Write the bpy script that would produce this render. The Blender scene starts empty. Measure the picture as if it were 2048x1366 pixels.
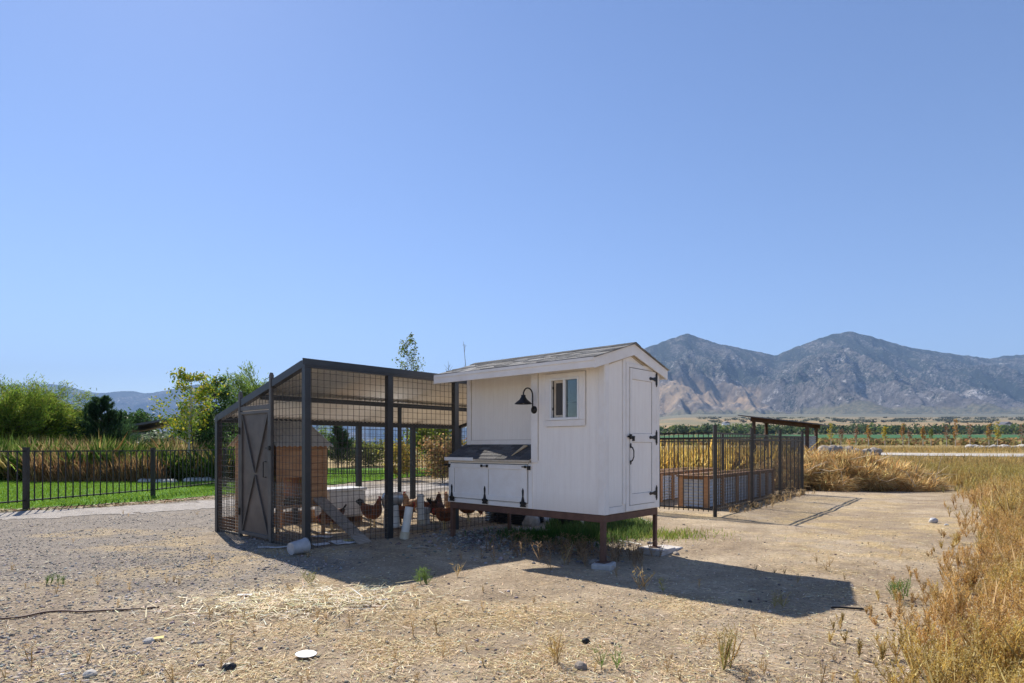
import bpy, math, random
import numpy as np
from mathutils import Vector, Matrix
random.seed(7); RNG = np.random.default_rng(7)
S = bpy.context.scene
COL = S.collection
R = math.radians
# ------------------------------------------------------------------ camera
F = 1220.0; CX = 1024.0; HY = 893.0; CH = 1.5       # focal px, principal x, horizon row, eye height
cd = bpy.data.cameras.new("camera"); cam = bpy.data.objects.new("camera", cd); COL.objects.link(cam)
cd.sensor_width = 36.0; cd.lens = 36.0*F/2048; cd.shift_y = (HY-683.0)/2048
cam.location = (0, 0, CH); cam.rotation_euler = (R(90), 0, 0)
cd.clip_start = 0.1; cd.clip_end = 60000
S.camera = cam
# ------------------------------------------------------------------ light
SUN = Vector((-0.54, 0.87, 1.0)).normalized()
ELEV = math.asin(SUN.z); AZ = math.atan2(SUN.x, SUN.y)
w = bpy.data.worlds.new("World"); S.world = w; w.use_nodes = True
nt = w.node_tree; bg = nt.nodes['Background']
sky = nt.nodes.new('ShaderNodeTexSky'); sky.sky_type = 'NISHITA'; sky.sun_disc = False
sky.sun_elevation = ELEV; sky.sun_rotation = AZ
sky.altitude = 1400; sky.air_density = 1.2; sky.dust_density = 0.25; sky.ozone_density = 2.5
tn = nt.nodes.new('ShaderNodeMix'); tn.data_type = 'RGBA'; tn.blend_type = 'MULTIPLY'; tn.inputs[0].default_value = 1; tn.inputs[7].default_value = (.98, .98, 1.13, 1)
nt.links.new(sky.outputs[0], tn.inputs[6]); nt.links.new(tn.outputs[2], bg.inputs[0]); bg.inputs[1].default_value = 0.083
sl = bpy.data.lights.new("sun", 'SUN'); sl.energy = 5.0; sl.angle = R(0.55); sl.color = (1.0, 0.93, 0.82)
so = bpy.data.objects.new("sun", sl); COL.objects.link(so)
so.rotation_euler = (-SUN).to_track_quat('-Z', 'Y').to_euler(); so.location = (-20, 30, 40)
S.view_settings.view_transform = 'Standard'; S.view_settings.look = 'None'
S.view_settings.exposure = 0.68; S.view_settings.gamma = 1.0
S.render.engine = 'CYCLES'
S.cycles.max_bounces = 8; S.cycles.transparent_max_bounces = 12

# ------------------------------------------------------------------ noise
def _h(ix, iy, s):
    n = (ix.astype(np.int64)*374761393 + iy.astype(np.int64)*668265263 + s*1274126177) & 0x7fffffff
    n = ((n ^ (n >> 13))*1274126177) & 0x7fffffff
    return ((n ^ (n >> 16)) & 0xffff)/65535.0
def vnoise(x, y, s=0):
    x = np.asarray(x, float); y = np.asarray(y, float)
    ix = np.floor(x); iy = np.floor(y); fx = x-ix; fy = y-iy
    fx = fx*fx*(3-2*fx); fy = fy*fy*(3-2*fy)
    a = _h(ix, iy, s); b = _h(ix+1, iy, s); c = _h(ix, iy+1, s); d = _h(ix+1, iy+1, s)
    return (a*(1-fx)+b*fx)*(1-fy)+(c*(1-fx)+d*fx)*fy
def fbm(x, y, o=4, s=0, g=0.5):
    t = 0; a = 1; n = 0; x = np.asarray(x, float); y = np.asarray(y, float)
    for i in range(o):
        t = t+a*vnoise(x*2**i+i*17.3, y*2**i-i*9.1, s+i); n += a; a *= g
    return t/n
def sstep(a, b, x):
    t = np.clip((np.asarray(x, float)-a)/(b-a), 0, 1); return t*t*(3-2*t)

# ------------------------------------------------------------------ ground height
KY = [0, 30, 40, 55, 75, 120, 250, 600, 1500, 3000, 4500, 30000]
KZ = [0, 0, .1, .75, 1.5, 2.1, 4.0, 13.0, 62, 150, 240, 300]
def G(x, y):
    x = np.asarray(x, float); y = np.asarray(y, float)
    z = np.interp(y, KY, KZ)*sstep(.0, .3, x/np.maximum(y, 1.0))
    near = np.exp(-(np.maximum(y-25, 0)/12)**2)
    z = z+near*(0.05*(fbm(x*.35+5, y*.35, 3, 3)-.5)+0.030*(fbm(x*1.7, y*1.7, 3, 8)-.5)+0.016*(fbm(x*4.3, y*4.3, 2, 18)-.5))
    z = z+.05*np.exp(-((x+.6)**2+(y-9.9)**2)/1.2)-.095*np.exp(-(((x-1.6)/1.1)**2+((y-8.1)/1.0)**2))
    return z
def g1(x, y): return float(G(x, y))
def gp(px, py, z=0.0):
    Y = (CH-z)*F/(py-HY); return ((px-CX)/F*Y, Y)
def at(px, Y): return (px-CX)/F*Y

# ------------------------------------------------------------------ materials
def newmat(name):
    m = bpy.data.materials.new(name); m.use_nodes = True
    n = m.node_tree.nodes; b = n['Principled BSDF']
    return m, n, m.node_tree.links, b
def mat(name, c1, c2=None, scale=6.0, rough=0.7, metal=0.0, bump=0.15, bscale=None, stretch=(1, 1, 1), spec=0.4, attr=False, contrast=(.35, .65)):
    """principled, colour from noise between c1 and c2, optionally times the Col attribute"""
    m, n, l, b = newmat(name)
    c2 = c2 or tuple(v*.75 for v in c1)
    tc = n.new('ShaderNodeTexCoord'); mp = n.new('ShaderNodeMapping'); mp.inputs['Scale'].default_value = stretch
    l.new(tc.outputs['Object'], mp.inputs[0])
    nz = n.new('ShaderNodeTexNoise'); nz.inputs['Scale'].default_value = scale; nz.inputs['Detail'].default_value = 8; nz.inputs['Roughness'].default_value = .65
    l.new(mp.outputs[0], nz.inputs[0])
    cr = n.new('ShaderNodeValToRGB'); cr.color_ramp.elements[0].position = contrast[0]; cr.color_ramp.elements[1].position = contrast[1]
    cr.color_ramp.elements[0].color = (*c1, 1); cr.color_ramp.elements[1].color = (*c2, 1)
    l.new(nz.outputs[0], cr.inputs[0]); out = cr.outputs[0]
    if attr:
        a = n.new('ShaderNodeAttribute'); a.attribute_name = 'Col'
        mx = n.new('ShaderNodeMix'); mx.data_type = 'RGBA'; mx.blend_type = 'MULTIPLY'; mx.inputs[0].default_value = 1
        l.new(out, mx.inputs[6]); l.new(a.outputs[0], mx.inputs[7]); out = mx.outputs[2]
    l.new(out, b.inputs['Base Color'])
    b.inputs['Roughness'].default_value = rough; b.inputs['Metallic'].default_value = metal
    b.inputs['Specular IOR Level'].default_value = spec
    if bump:
        n2 = n.new('ShaderNodeTexNoise'); n2.inputs['Scale'].default_value = bscale or scale*3; n2.inputs['Detail'].default_value = 6
        l.new(mp.outputs[0], n2.inputs[0])
        bp = n.new('ShaderNodeBump'); bp.inputs['Strength'].default_value = bump; bp.inputs['Distance'].default_value = .02
        l.new(n2.outputs[0], bp.inputs['Height']); l.new(bp.outputs[0], b.inputs['Normal'])
    return m
def leafmat(name, trans=0.35, rough=.55, tint=(1, 1, 1)):
    """thin foliage: diffuse colour from the Col attribute, part translucent"""
    m, n, l, b = newmat(name)
    a = n.new('ShaderNodeAttribute'); a.attribute_name = 'Col'
    mx = n.new('ShaderNodeMix'); mx.data_type = 'RGBA'; mx.blend_type = 'MULTIPLY'; mx.inputs[0].default_value = 1
    mx.inputs[7].default_value = (*tint, 1); l.new(a.outputs[0], mx.inputs[6])
    l.new(mx.outputs[2], b.inputs['Base Color']); b.inputs['Roughness'].default_value = rough; b.inputs['Specular IOR Level'].default_value = .25
    t = n.new('ShaderNodeBsdfTranslucent'); l.new(mx.outputs[2], t.inputs[0])
    ms = n.new('ShaderNodeMixShader'); ms.inputs[0].default_value = trans
    l.new(b.outputs[0], ms.inputs[1]); l.new(t.outputs[0], ms.inputs[2]); l.new(ms.outputs[0], n['Material Output'].inputs[0])
    return m
def siding(name, axis):
    """white painted plywood siding with vertical grooves every 10 cm, weather stains at the edges"""
    m, n, l, b = newmat(name)
    tc = n.new('ShaderNodeTexCoord'); sp = n.new('ShaderNodeSeparateXYZ'); l.new(tc.outputs['Object'], sp.inputs[0])
    def M(op, a, v=None, v2=None):
        q = n.new('ShaderNodeMath'); q.operation = op; l.new(a, q.inputs[0])
        if v is not None: q.inputs[1].default_value = v
        if v2 is not None: q.inputs[2].default_value = v2
        return q.outputs[0]
    u = sp.outputs[axis]
    fr = M('FRACT', M('MULTIPLY', M('ADD', u, 10.03), 1/.1015))
    gr = M('LESS_THAN', fr, .06)
    nz = n.new('ShaderNodeTexNoise'); nz.inputs['Scale'].default_value = 3.5; nz.inputs['Detail'].default_value = 9; nz.inputs['Roughness'].default_value = .7
    mp = n.new('ShaderNodeMapping'); mp.inputs['Scale'].default_value = (3, 3, .7); l.new(tc.outputs['Object'], mp.inputs[0]); l.new(mp.outputs[0], nz.inputs[0])
    cr = n.new('ShaderNodeValToRGB'); e = cr.color_ramp.elements
    e[0].position = .3; e[0].color = (.86, .81, .76, 1); e[1].position = .62; e[1].color = (.91, .87, .82, 1)
    l.new(nz.outputs[0], cr.inputs[0])
    mx = n.new('ShaderNodeMix'); mx.data_type = 'RGBA'; mx.inputs[7].default_value = (.66, .63, .58, 1)
    gs = M('MULTIPLY', gr, .2); l.new(gs, mx.inputs[0]); l.new(cr.outputs[0], mx.inputs[6])
    # streaks
    n3 = n.new('ShaderNodeTexNoise'); n3.inputs['Scale'].default_value = 14; n3.inputs['Detail'].default_value = 6
    m3 = n.new('ShaderNodeMapping'); m3.inputs['Scale'].default_value = (2.5, 2.5, .12); l.new(tc.outputs['Object'], m3.inputs[0]); l.new(m3.outputs[0], n3.inputs[0])
    c3 = n.new('ShaderNodeValToRGB'); c3.color_ramp.elements[0].position = .58; c3.color_ramp.elements[1].position = .8
    c3.color_ramp.elements[0].color = (0, 0, 0, 1); c3.color_ramp.elements[1].color = (.16, .16, .16, 1); l.new(n3.outputs[0], c3.inputs[0])
    mz = n.new('ShaderNodeMix'); mz.data_type = 'RGBA'; mz.inputs[7].default_value = (.5, .43, .34, 1)
    l.new(c3.outputs[0], mz.inputs[0]); l.new(mx.outputs[2], mz.inputs[6]); l.new(mz.outputs[2], b.inputs['Base Color'])
    dz = n.new('ShaderNodeMapRange'); dz.inputs[1].default_value = .88; dz.inputs[2].default_value = .60; l.new(sp.outputs[2], dz.inputs[0])
    dn = M('MULTIPLY', dz.outputs[0], .55); dm = n.new('ShaderNodeMath'); dm.operation = 'MULTIPLY'; l.new(dn, dm.inputs[0]); l.new(nz.outputs[0], dm.inputs[1])
    my = n.new('ShaderNodeMix'); my.data_type = 'RGBA'; my.inputs[7].default_value = (.46, .38, .30, 1); l.new(dm.outputs[0], my.inputs[0]); l.new(mz.outputs[2], my.inputs[6]); l.new(my.outputs[2], b.inputs['Base Color'])
    b.inputs['Roughness'].default_value = .62
    ht = M('MULTIPLY', gr, -1.0)
    ad = n.new('ShaderNodeMath'); ad.operation = 'MULTIPLY_ADD'; l.new(nz.outputs[0], ad.inputs[0]); ad.inputs[1].default_value = .25; l.new(ht, ad.inputs[2])
    bp = n.new('ShaderNodeBump'); bp.inputs['Strength'].default_value = .5; bp.inputs['Distance'].default_value = .004
    l.new(ad.outputs[0], bp.inputs['Height']); l.new(bp.outputs[0], b.inputs['Normal'])
    return m
def glassmat(name, tint=(.75, .82, .85)):
    m, n, l, b = newmat(name)
    n.remove(b)
    t = n.new('ShaderNodeBsdfTransparent'); t.inputs[0].default_value = (*tint, 1)
    g = n.new('ShaderNodeBsdfGlossy'); g.inputs['Roughness'].default_value = .03
    fr = n.new('ShaderNodeFresnel'); fr.inputs[0].default_value = 1.6
    ms = n.new('ShaderNodeMixShader'); l.new(fr.outputs[0], ms.inputs[0]); l.new(t.outputs[0], ms.inputs[1]); l.new(g.outputs[0], ms.inputs[2])
    l.new(ms.outputs[0], n['Material Output'].inputs[0]); return m

M = {}
M['side0'] = siding('white_siding_front', 1); M['side1'] = siding('white_siding_gable', 0)
M['trim'] = mat('white_trim_paint', (.80, .755, .71), (.86, .83, .80), 5, .55, bump=.12, stretch=(1, 1, 1))
M['trim_bare'] = mat('weathered_bare_trim', (.50, .40, .29), (.62, .55, .45), 9, .7, bump=.2)
M['shingle'] = mat('asphalt_shingle', (.55, .55, .55), (1, 1, 1), 60, .9, bump=.5, bscale=300, attr=True, spec=.2)
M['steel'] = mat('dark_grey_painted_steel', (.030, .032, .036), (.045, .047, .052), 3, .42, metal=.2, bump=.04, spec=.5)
M['steel_dusty'] = mat('dusty_grey_steel', (.085, .08, .076), (.14, .128, .118), 2.5, .5, metal=.25, bump=.04)
M['gate_sheet'] = mat('brown_grey_sheet_steel', (.085, .072, .064), (.15, .122, .105), 2.2, .5, metal=.3, bump=.05)
M['rust'] = mat('brown_rust_primer', (.10, .052, .038), (.16, .085, .06), 6, .65, metal=.1, bump=.1)
M['wire'] = mat('welded_wire', (.05, .046, .045), (.10, .08, .07), 3, .5, metal=.5, bump=0)
M['wire_grey'] = mat('galvanised_wire', (.22, .22, .22), (.34, .33, .32), 3, .4, metal=.7, bump=0)
M['fence'] = mat('black_fence_paint', (.014, .014, .015), (.022, .022, .024), 4, .42, bump=0)
M['fence_br'] = mat('bronze_fence_paint', (.028, .024, .021), (.042, .035, .03), 4, .42, bump=0)
M['ironblk'] = mat('black_iron_hardware', (.012, .012, .013), (.03, .028, .028), 20, .45, metal=.3, bump=.1)
M['tin_under'] = mat('corrugated_sheet', (.78, .76, .72), (.85, .83, .80), 2.5, .34, metal=.65, bump=0)
M['tin'] = mat('galvanised_corrugated', (.48, .50, .52), (.62, .64, .66), 5, .42, metal=.35, bump=0)
M['tin_old'] = mat('old_corrugated_roof', (.50, .45, .37), (.64, .58, .5), 5, .6, metal=.2, bump=.05)
M['cedar'] = mat('cedar_boards', (.42, .20, .09), (.58, .32, .16), 4, .65, bump=.25, stretch=(1, 1, 6))
M['cedar_d'] = mat('weathered_cedar', (.17, .088, .045), (.33, .18, .09), 5, .75, bump=.25, stretch=(1, 6, 1))
M['wood_grey'] = mat('grey_weathered_wood', (.26, .215, .17), (.42, .36, .30), 6, .8, bump=.3, stretch=(1, 6, 1))
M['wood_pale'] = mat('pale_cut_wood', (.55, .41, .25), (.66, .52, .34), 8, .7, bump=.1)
M['concrete'] = mat('pale_concrete', (.44, .40, .36), (.60, .56, .52), 9, .85, bump=.35, bscale=60)
M['pvc'] = mat('white_pvc', (.66, .64, .58), (.80, .79, .75), 4, .4, bump=0)
M['pvc_dirty'] = mat('stained_plastic', (.50, .42, .27), (.66, .60, .48), 8, .55, bump=0)
M['bucket'] = mat('grey_plastic', (.34, .35, .37), (.48, .49, .51), 5, .4, bump=.03)
M['galv'] = mat('galvanised_metal', (.45, .47, .48), (.62, .63, .64), 9, .35, metal=.6, bump=.02)
M['paper'] = mat('white_paper', (.72, .72, .72), (.82, .82, .82), 6, .8, bump=.1)
M['sackcloth'] = mat('dirty_plastic_sack', (.38, .38, .39), (.62, .62, .62), 9, .5, bump=.9, bscale=14)
M['paper_y'] = mat('yellow_paper', (.62, .50, .16), (.74, .64, .28), 6, .8, bump=.1)
M['hen'] = mat('red_brown_feathers', (.14, .04, .016), (.29, .10, .038), 28, .75, bump=.5, bscale=90)
M['hen_l'] = mat('buff_feathers', (.30, .17, .085), (.45, .29, .17), 28, .75, bump=.5, bscale=90)
M['hen_d'] = mat('dark_brown_feathers', (.06, .022, .012), (.15, .055, .026), 28, .75, bump=.5, bscale=90)
M['comb'] = mat('red_comb', (.45, .03, .02), (.58, .06, .04), 20, .5, bump=.1)
M['henleg'] = mat('yellow_leg', (.55, .40, .17), (.62, .48, .25), 20, .6, bump=0)
M['tailblk'] = mat('black_tail_feathers', (.015, .018, .018), (.035, .035, .035), 20, .5, bump=.2)
M['seam_shadow'] = mat('paint_crack_shadow', (.10, .075, .055), (.30, .25, .20), 14, .9, bump=0)  # dark tone carries the shadow line of the cracked seams
M['black'] = mat('black_plastic', (.012, .012, .012), (.02, .02, .02), 5, .5, bump=0)
M['hose'] = mat('brown_hose', (.12, .065, .045), (.18, .10, .07), 5, .55, bump=0)
M['hose_g'] = mat('dark_green_hose', (.012, .03, .018), (.02, .045, .028), 5, .4, bump=0)
M['rock'] = mat('brown_stone', (.24, .20, .165), (.40, .35, .30), 5, .85, bump=.6, bscale=18)
M['rock_pale'] = mat('pale_stone', (.42, .39, .35), (.58, .55, .50), 5, .85, bump=.5, bscale=18)
M['bark'] = mat('grey_brown_bark', (.12, .095, .07), (.22, .18, .14), 6, .85, bump=.5, stretch=(1, 1, .3))
M['bark_pale'] = mat('pale_bark', (.36, .32, .26), (.50, .46, .40), 6, .8, bump=.3)
M['glass'] = glassmat('window_glass')
M['screen'] = mat('grey_insect_screen', (.06, .056, .054), (.085, .08, .078), 300, .8, bump=0)
M['vinyl'] = mat('white_vinyl', (.76, .76, .76), (.82, .82, .82), 4, .35, bump=0)
M['lampwhite'] = mat('cream_enamel', (.70, .62, .48), (.76, .69, .56), 4, .3, bump=0)
M['leaf'] = leafmat('foliage', .5); M['straw'] = leafmat('dry_straw', .15, .6); M['grass'] = leafmat('grass_blades', .4)
M['weed'] = leafmat('dry_weed', .5, .7); M['hay'] = leafmat('dry_hay', .62, .7)
M['pebble'] = mat('gravel_stones', (.8, .8, .8), (1, 1, 1), 40, .85, bump=.3, attr=True, spec=.3)
M['roofgrey'] = mat('grey_roof_metal', (.10, .10, .11), (.15, .15, .16), 2, .5, bump=0)
M['housewall'] = mat('grey_house_wall', (.16, .15, .14), (.22, .21, .2), 2, .8, bump=0)

# ------------------------------------------------------------------ mesh helpers
class MB:
    def __init__(s): s.v = []; s.f = []; s.c = []; s.col = None
    def add(s, vs, fs, col=None):
        o = len(s.v); s.v += [tuple(v) for v in vs]; s.f += [tuple(i+o for i in f) for f in fs]
        c = col or s.col or (1, 1, 1); s.c += [c]*len(vs); return s
    def box(s, x0, x1, y0, y1, z0, z1, col=None):
        vs = [(x, y, z) for z in (z0, z1) for y in (y0, y1) for x in (x0, x1)]
        return s.add(vs, [(0, 2, 3, 1), (4, 5, 7, 6), (0, 1, 5, 4), (1, 3, 7, 5), (3, 2, 6, 7), (2, 0, 4, 6)], col)
    def obox(s, c, ax, ay, az, col=None):
        """box at centre c with half-vectors"""
        c = Vector(c); ax = Vector(ax); ay = Vector(ay); az = Vector(az)
        vs = [c+ax*i+ay*j+az*k for k in (-1, 1) for j in (-1, 1) for i in (-1, 1)]
        return s.add(vs, [(0, 2, 3, 1), (4, 5, 7, 6), (0, 1, 5, 4), (1, 3, 7, 5), (3, 2, 6, 7), (2, 0, 4, 6)], col)
    def bar(s, a, b, w, h=None, up=(0, 0, 1), col=None):
        a = Vector(a); b = Vector(b); d = b-a; L = d.length
        if L < 1e-6: return s
        d.normalize(); u = Vector(up)
        if abs(d.dot(u)) > .98: u = Vector((1, 0, 0))
        r = d.cross(u).normalized(); u = r.cross(d)
        return s.obox((a+b)/2, d*(L/2), r*(w/2), u*((h or w)/2), col)
    def tube(s, pts, rad, n=6, cap=True, col=None):
        pts = [Vector(p) for p in pts]
        rad = rad if isinstance(rad, (list, tuple)) else [rad]*len(pts)
        vs = []; fs = []; pr = None
        for i, p in enumerate(pts):
            d = (pts[min(i+1, len(pts)-1)]-pts[max(i-1, 0)])
            d = d.normalized() if d.length > 1e-9 else Vector((0, 0, 1))
            if pr is None:
                u = Vector((0, 0, 1)) if abs(d.z) < .9 else Vector((1, 0, 0)); r = d.cross(u).normalized()
            else: r = (pr-d*pr.dot(d)).normalized()
            pr = r; q = d.cross(r)
            for k in range(n):
                a = 2*math.pi*k/n; vs.append(p+(r*math.cos(a)+q*math.sin(a))*rad[i])
        for i in range(len(pts)-1):
            for k in range(n):
                k2 = (k+1) % n; fs.append((i*n+k, i*n+k2, (i+1)*n+k2, (i+1)*n+k))
        if cap: fs.append(tuple(range(n))[::-1]); fs.append(tuple((len(pts)-1)*n+k for k in range(n)))
        return s.add(vs, fs, col)
    def lathe(s, prof, c=(0, 0, 0), n=20, col=None, axis=None):
        c = Vector(c); rot = Vector((0, 0, 1)).rotation_difference(Vector(axis)).to_matrix() if axis else Matrix.Identity(3)
        vs = []; fs = []
        for r, z in prof:
            for k in range(n):
                a = 2*math.pi*k/n; vs.append(c+rot @ Vector((r*math.cos(a), r*math.sin(a), z)))
        for i in range(len(prof)-1):
            for k in range(n):
                k2 = (k+1) % n; fs.append((i*n+k, i*n+k2, (i+1)*n+k2, (i+1)*n+k))
        return s.add(vs, fs, col)
    def prism(s, poly, d, col=None):
        """3D polygon extruded by vector d"""
        n = len(poly); d = Vector(d); p = [Vector(q) for q in poly]
        vs = p+[q+d for q in p]
        fs = [tuple(range(n))[::-1], tuple(range(n, 2*n))]+[(i, (i+1) % n, n+(i+1) % n, n+i) for i in range(n)]
        return s.add(vs, fs, col)
    def build(s, name, m, parent=None, smooth=False, bevel=0):
        me = bpy.data.meshes.new(name); me.from_pydata(s.v, [], s.f); me.update()
        a = me.attributes.new('Col', 'FLOAT_COLOR', 'POINT')
        c = np.ones((len(s.v), 4), np.float32); c[:, :3] = np.array(s.c, np.float32).reshape(-1, 3); a.data.foreach_set('color', c.ravel())
        import bmesh
        bm = bmesh.new(); bm.from_mesh(me); bmesh.ops.recalc_face_normals(bm, faces=bm.faces)
        bm.to_mesh(me); bm.free()
        if smooth: me.polygons.foreach_set('use_smooth', [True]*len(me.polygons))
        o = bpy.data.objects.new(name, me); COL.objects.link(o)
        if m: me.materials.append(m)
        if parent: o.parent = parent
        if bevel:
            b = o.modifiers.new('bevel', 'BEVEL'); b.width = bevel; b.segments = 1; b.limit_method = 'ANGLE'
        return o
def npmesh(name, V, Fc, C, m, parent=None, smooth=False):
    """V (n,3), Fc (m,k), C (n,3)"""
    V = np.asarray(V, np.float32); Fc = np.asarray(Fc, np.int32)
    me = bpy.data.meshes.new(name); k = Fc.shape[1]
    me.vertices.add(len(V)); me.vertices.foreach_set('co', V.ravel())
    me.loops.add(Fc.size); me.loops.foreach_set('vertex_index', Fc.ravel())
    me.polygons.add(len(Fc)); me.polygons.foreach_set('loop_start', np.arange(0, Fc.size, k, dtype=np.int32))
    me.polygons.foreach_set('loop_total', np.full(len(Fc), k, np.int32))
    if smooth: me.polygons.foreach_set('use_smooth', np.ones(len(Fc), bool))
    me.update(calc_edges=True)
    a = me.attributes.new('Col', 'FLOAT_COLOR', 'POINT'); c = np.ones((len(V), 4), np.float32); c[:, :3] = C; a.data.foreach_set('color', c.ravel())
    me.materials.append(m)
    o = bpy.data.objects.new(name, me); COL.objects.link(o)
    if parent: o.parent = parent
    return o
def tag(o, label=None, cat=None, group=None, kind=None):
    if label: o['label'] = label
    if cat: o['category'] = cat
    if group: o['group'] = group
    if kind: o['kind'] = kind
    return o
def thing(name, loc, rz=0, label=None, cat=None, group=None):
    o = bpy.data.objects.new(name, None); COL.objects.link(o); o.empty_display_size = .1
    o.location = loc; o.rotation_euler = (0, 0, rz); return tag(o, label, cat, group)
def dup(root, loc=None, rz=None, label=None, scale=None):
    r = root.copy(); COL.objects.link(r)
    if loc is not None: r.location = loc
    if rz is not None: r.rotation_euler = (0, 0, rz)
    if scale: r.scale = (scale,)*3
    if label: r['label'] = label
    def rec(src, dst):
        for ch in list(src.children):
            c = ch.copy(); COL.objects.link(c); c.parent = dst; rec(ch, c)
    rec(root, r); return r

# ---- numpy scatter primitives
def blades(P, D, L, W, C, bend=0.0, C2=None, flat=False):
    """two-segment tapering blades. P base (n,3), D unit dir (n,3), L, W (n), C colour (n,3)"""
    n = len(P); D = D/np.linalg.norm(D, axis=1, keepdims=True)
    a = RNG.uniform(0, 2*np.pi, n); rv = np.stack([np.cos(a), np.sin(a), np.zeros(n)], 1)
    if flat: rv = np.stack([RNG.normal(0, .45, n), RNG.normal(0, .45, n), np.ones(n)], 1)
    Wd = np.cross(D, rv); Wd /= np.linalg.norm(Wd, axis=1, keepdims=True)+1e-9
    bd = np.zeros((n, 3)) if np.isscalar(bend) and bend == 0 else np.stack([np.cos(a), np.sin(a), -0.35*np.ones(n)], 1)*np.asarray(bend).reshape(-1, 1)
    L = np.asarray(L).reshape(-1, 1); W = np.asarray(W).reshape(-1, 1)
    mid = P+D*L*.55+bd*L*.3; tip = P+D*L+bd*L
    V = np.stack([P-Wd*W*.5, P+Wd*W*.5, mid+Wd*W*.4, tip, mid-Wd*W*.4], 1).reshape(-1, 3)
    Fc = (np.arange(n)[:, None]*5+np.arange(5)[None]).astype(np.int32)
    Cc = np.repeat(C[:, None, :], 5, 1)
    if C2 is not None: Cc[:, 3] = C2; Cc[:, 2] = Cc[:, 4] = (C+C2)/2
    return V, Fc, Cc.reshape(-1, 3)
def leaves(P, size, C, flat=0.0):
    """diamond leaves randomly turned"""
    n = len(P); N = RNG.normal(size=(n, 3)); N[:, 2] += flat; N /= np.linalg.norm(N, axis=1, keepdims=True)
    A = np.cross(N, RNG.normal(size=(n, 3))); A /= np.linalg.norm(A, axis=1, keepdims=True)+1e-9; B = np.cross(N, A)
    s = np.asarray(size).reshape(-1, 1)
    V = np.stack([P-A*s, P+B*s*.5+N*s*.12, P+A*s, P-B*s*.5+N*s*.12], 1).reshape(-1, 3)
    Fc = (np.arange(n)[:, None]*4+np.arange(4)[None]).astype(np.int32)
    return V, Fc, np.repeat(C, 4, 0)
def join(lst):
    V = []; Fc = []; C = []; o = 0
    for v, f, c in lst: V.append(v); Fc.append(f+o); C.append(c); o += len(v)
    return np.concatenate(V), np.concatenate(Fc), np.concatenate(C)
def pick(cols, n, jit=.12, p=None):
    cols = np.array(cols, float); i = RNG.choice(len(cols), n, p=p)
    return np.clip(cols[i]*(1+RNG.normal(0, jit, (n, 1)))*(1+RNG.normal(0, jit*.3, (n, 3))), .003, .95)
def gravel_mask(x, y):
    """grey gravel: drive side of a wandering line"""
    b = np.interp(y, [3, 5, 6.4, 8.2, 10, 14, 20], [-2.6, -2.5, -2.7, -3.3, -4.6, -4.0, 2.0])
    wv = (fbm(x*.8, y*.8, 4, 21)-.5)*3.2
    m = 1-sstep(-.8, 1.0, x-b+wv)
    front = sstep(5.2, 7.0, y+wv*.5)             # the nearest strip is plain dirt again
    return m*(.25+.75*front)
def straw_mask(x, y):
    a = sstep(.50, .66, fbm(x*.55+3, y*.75+1, 4, 33))
    blob = lambda cx, cy, sx, sy: np.exp(-((x-cx)/sx)**2-((y-cy)/sy)**2)
    b = blob(-2.0, 5.9, 1.0, .55)+blob(-.6, 4.6, 1.1, .7)+blob(-3.4, 8.9, 1.8, .55)+blob(.4, 5.5, 1.6, .4)*.8+blob(-3.1, 10.6, 2.2, .35)*.6
    c = .75*sstep(2.0, 5.5, x)*sstep(16, 9, y)
    return np.clip(a*.55+b*sstep(.25, .6, fbm(x*1.5, y*2, 3, 5))+c*sstep(.35, .65, fbm(x*1.1, y*1.6, 4, 55)), 0, 1)

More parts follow.
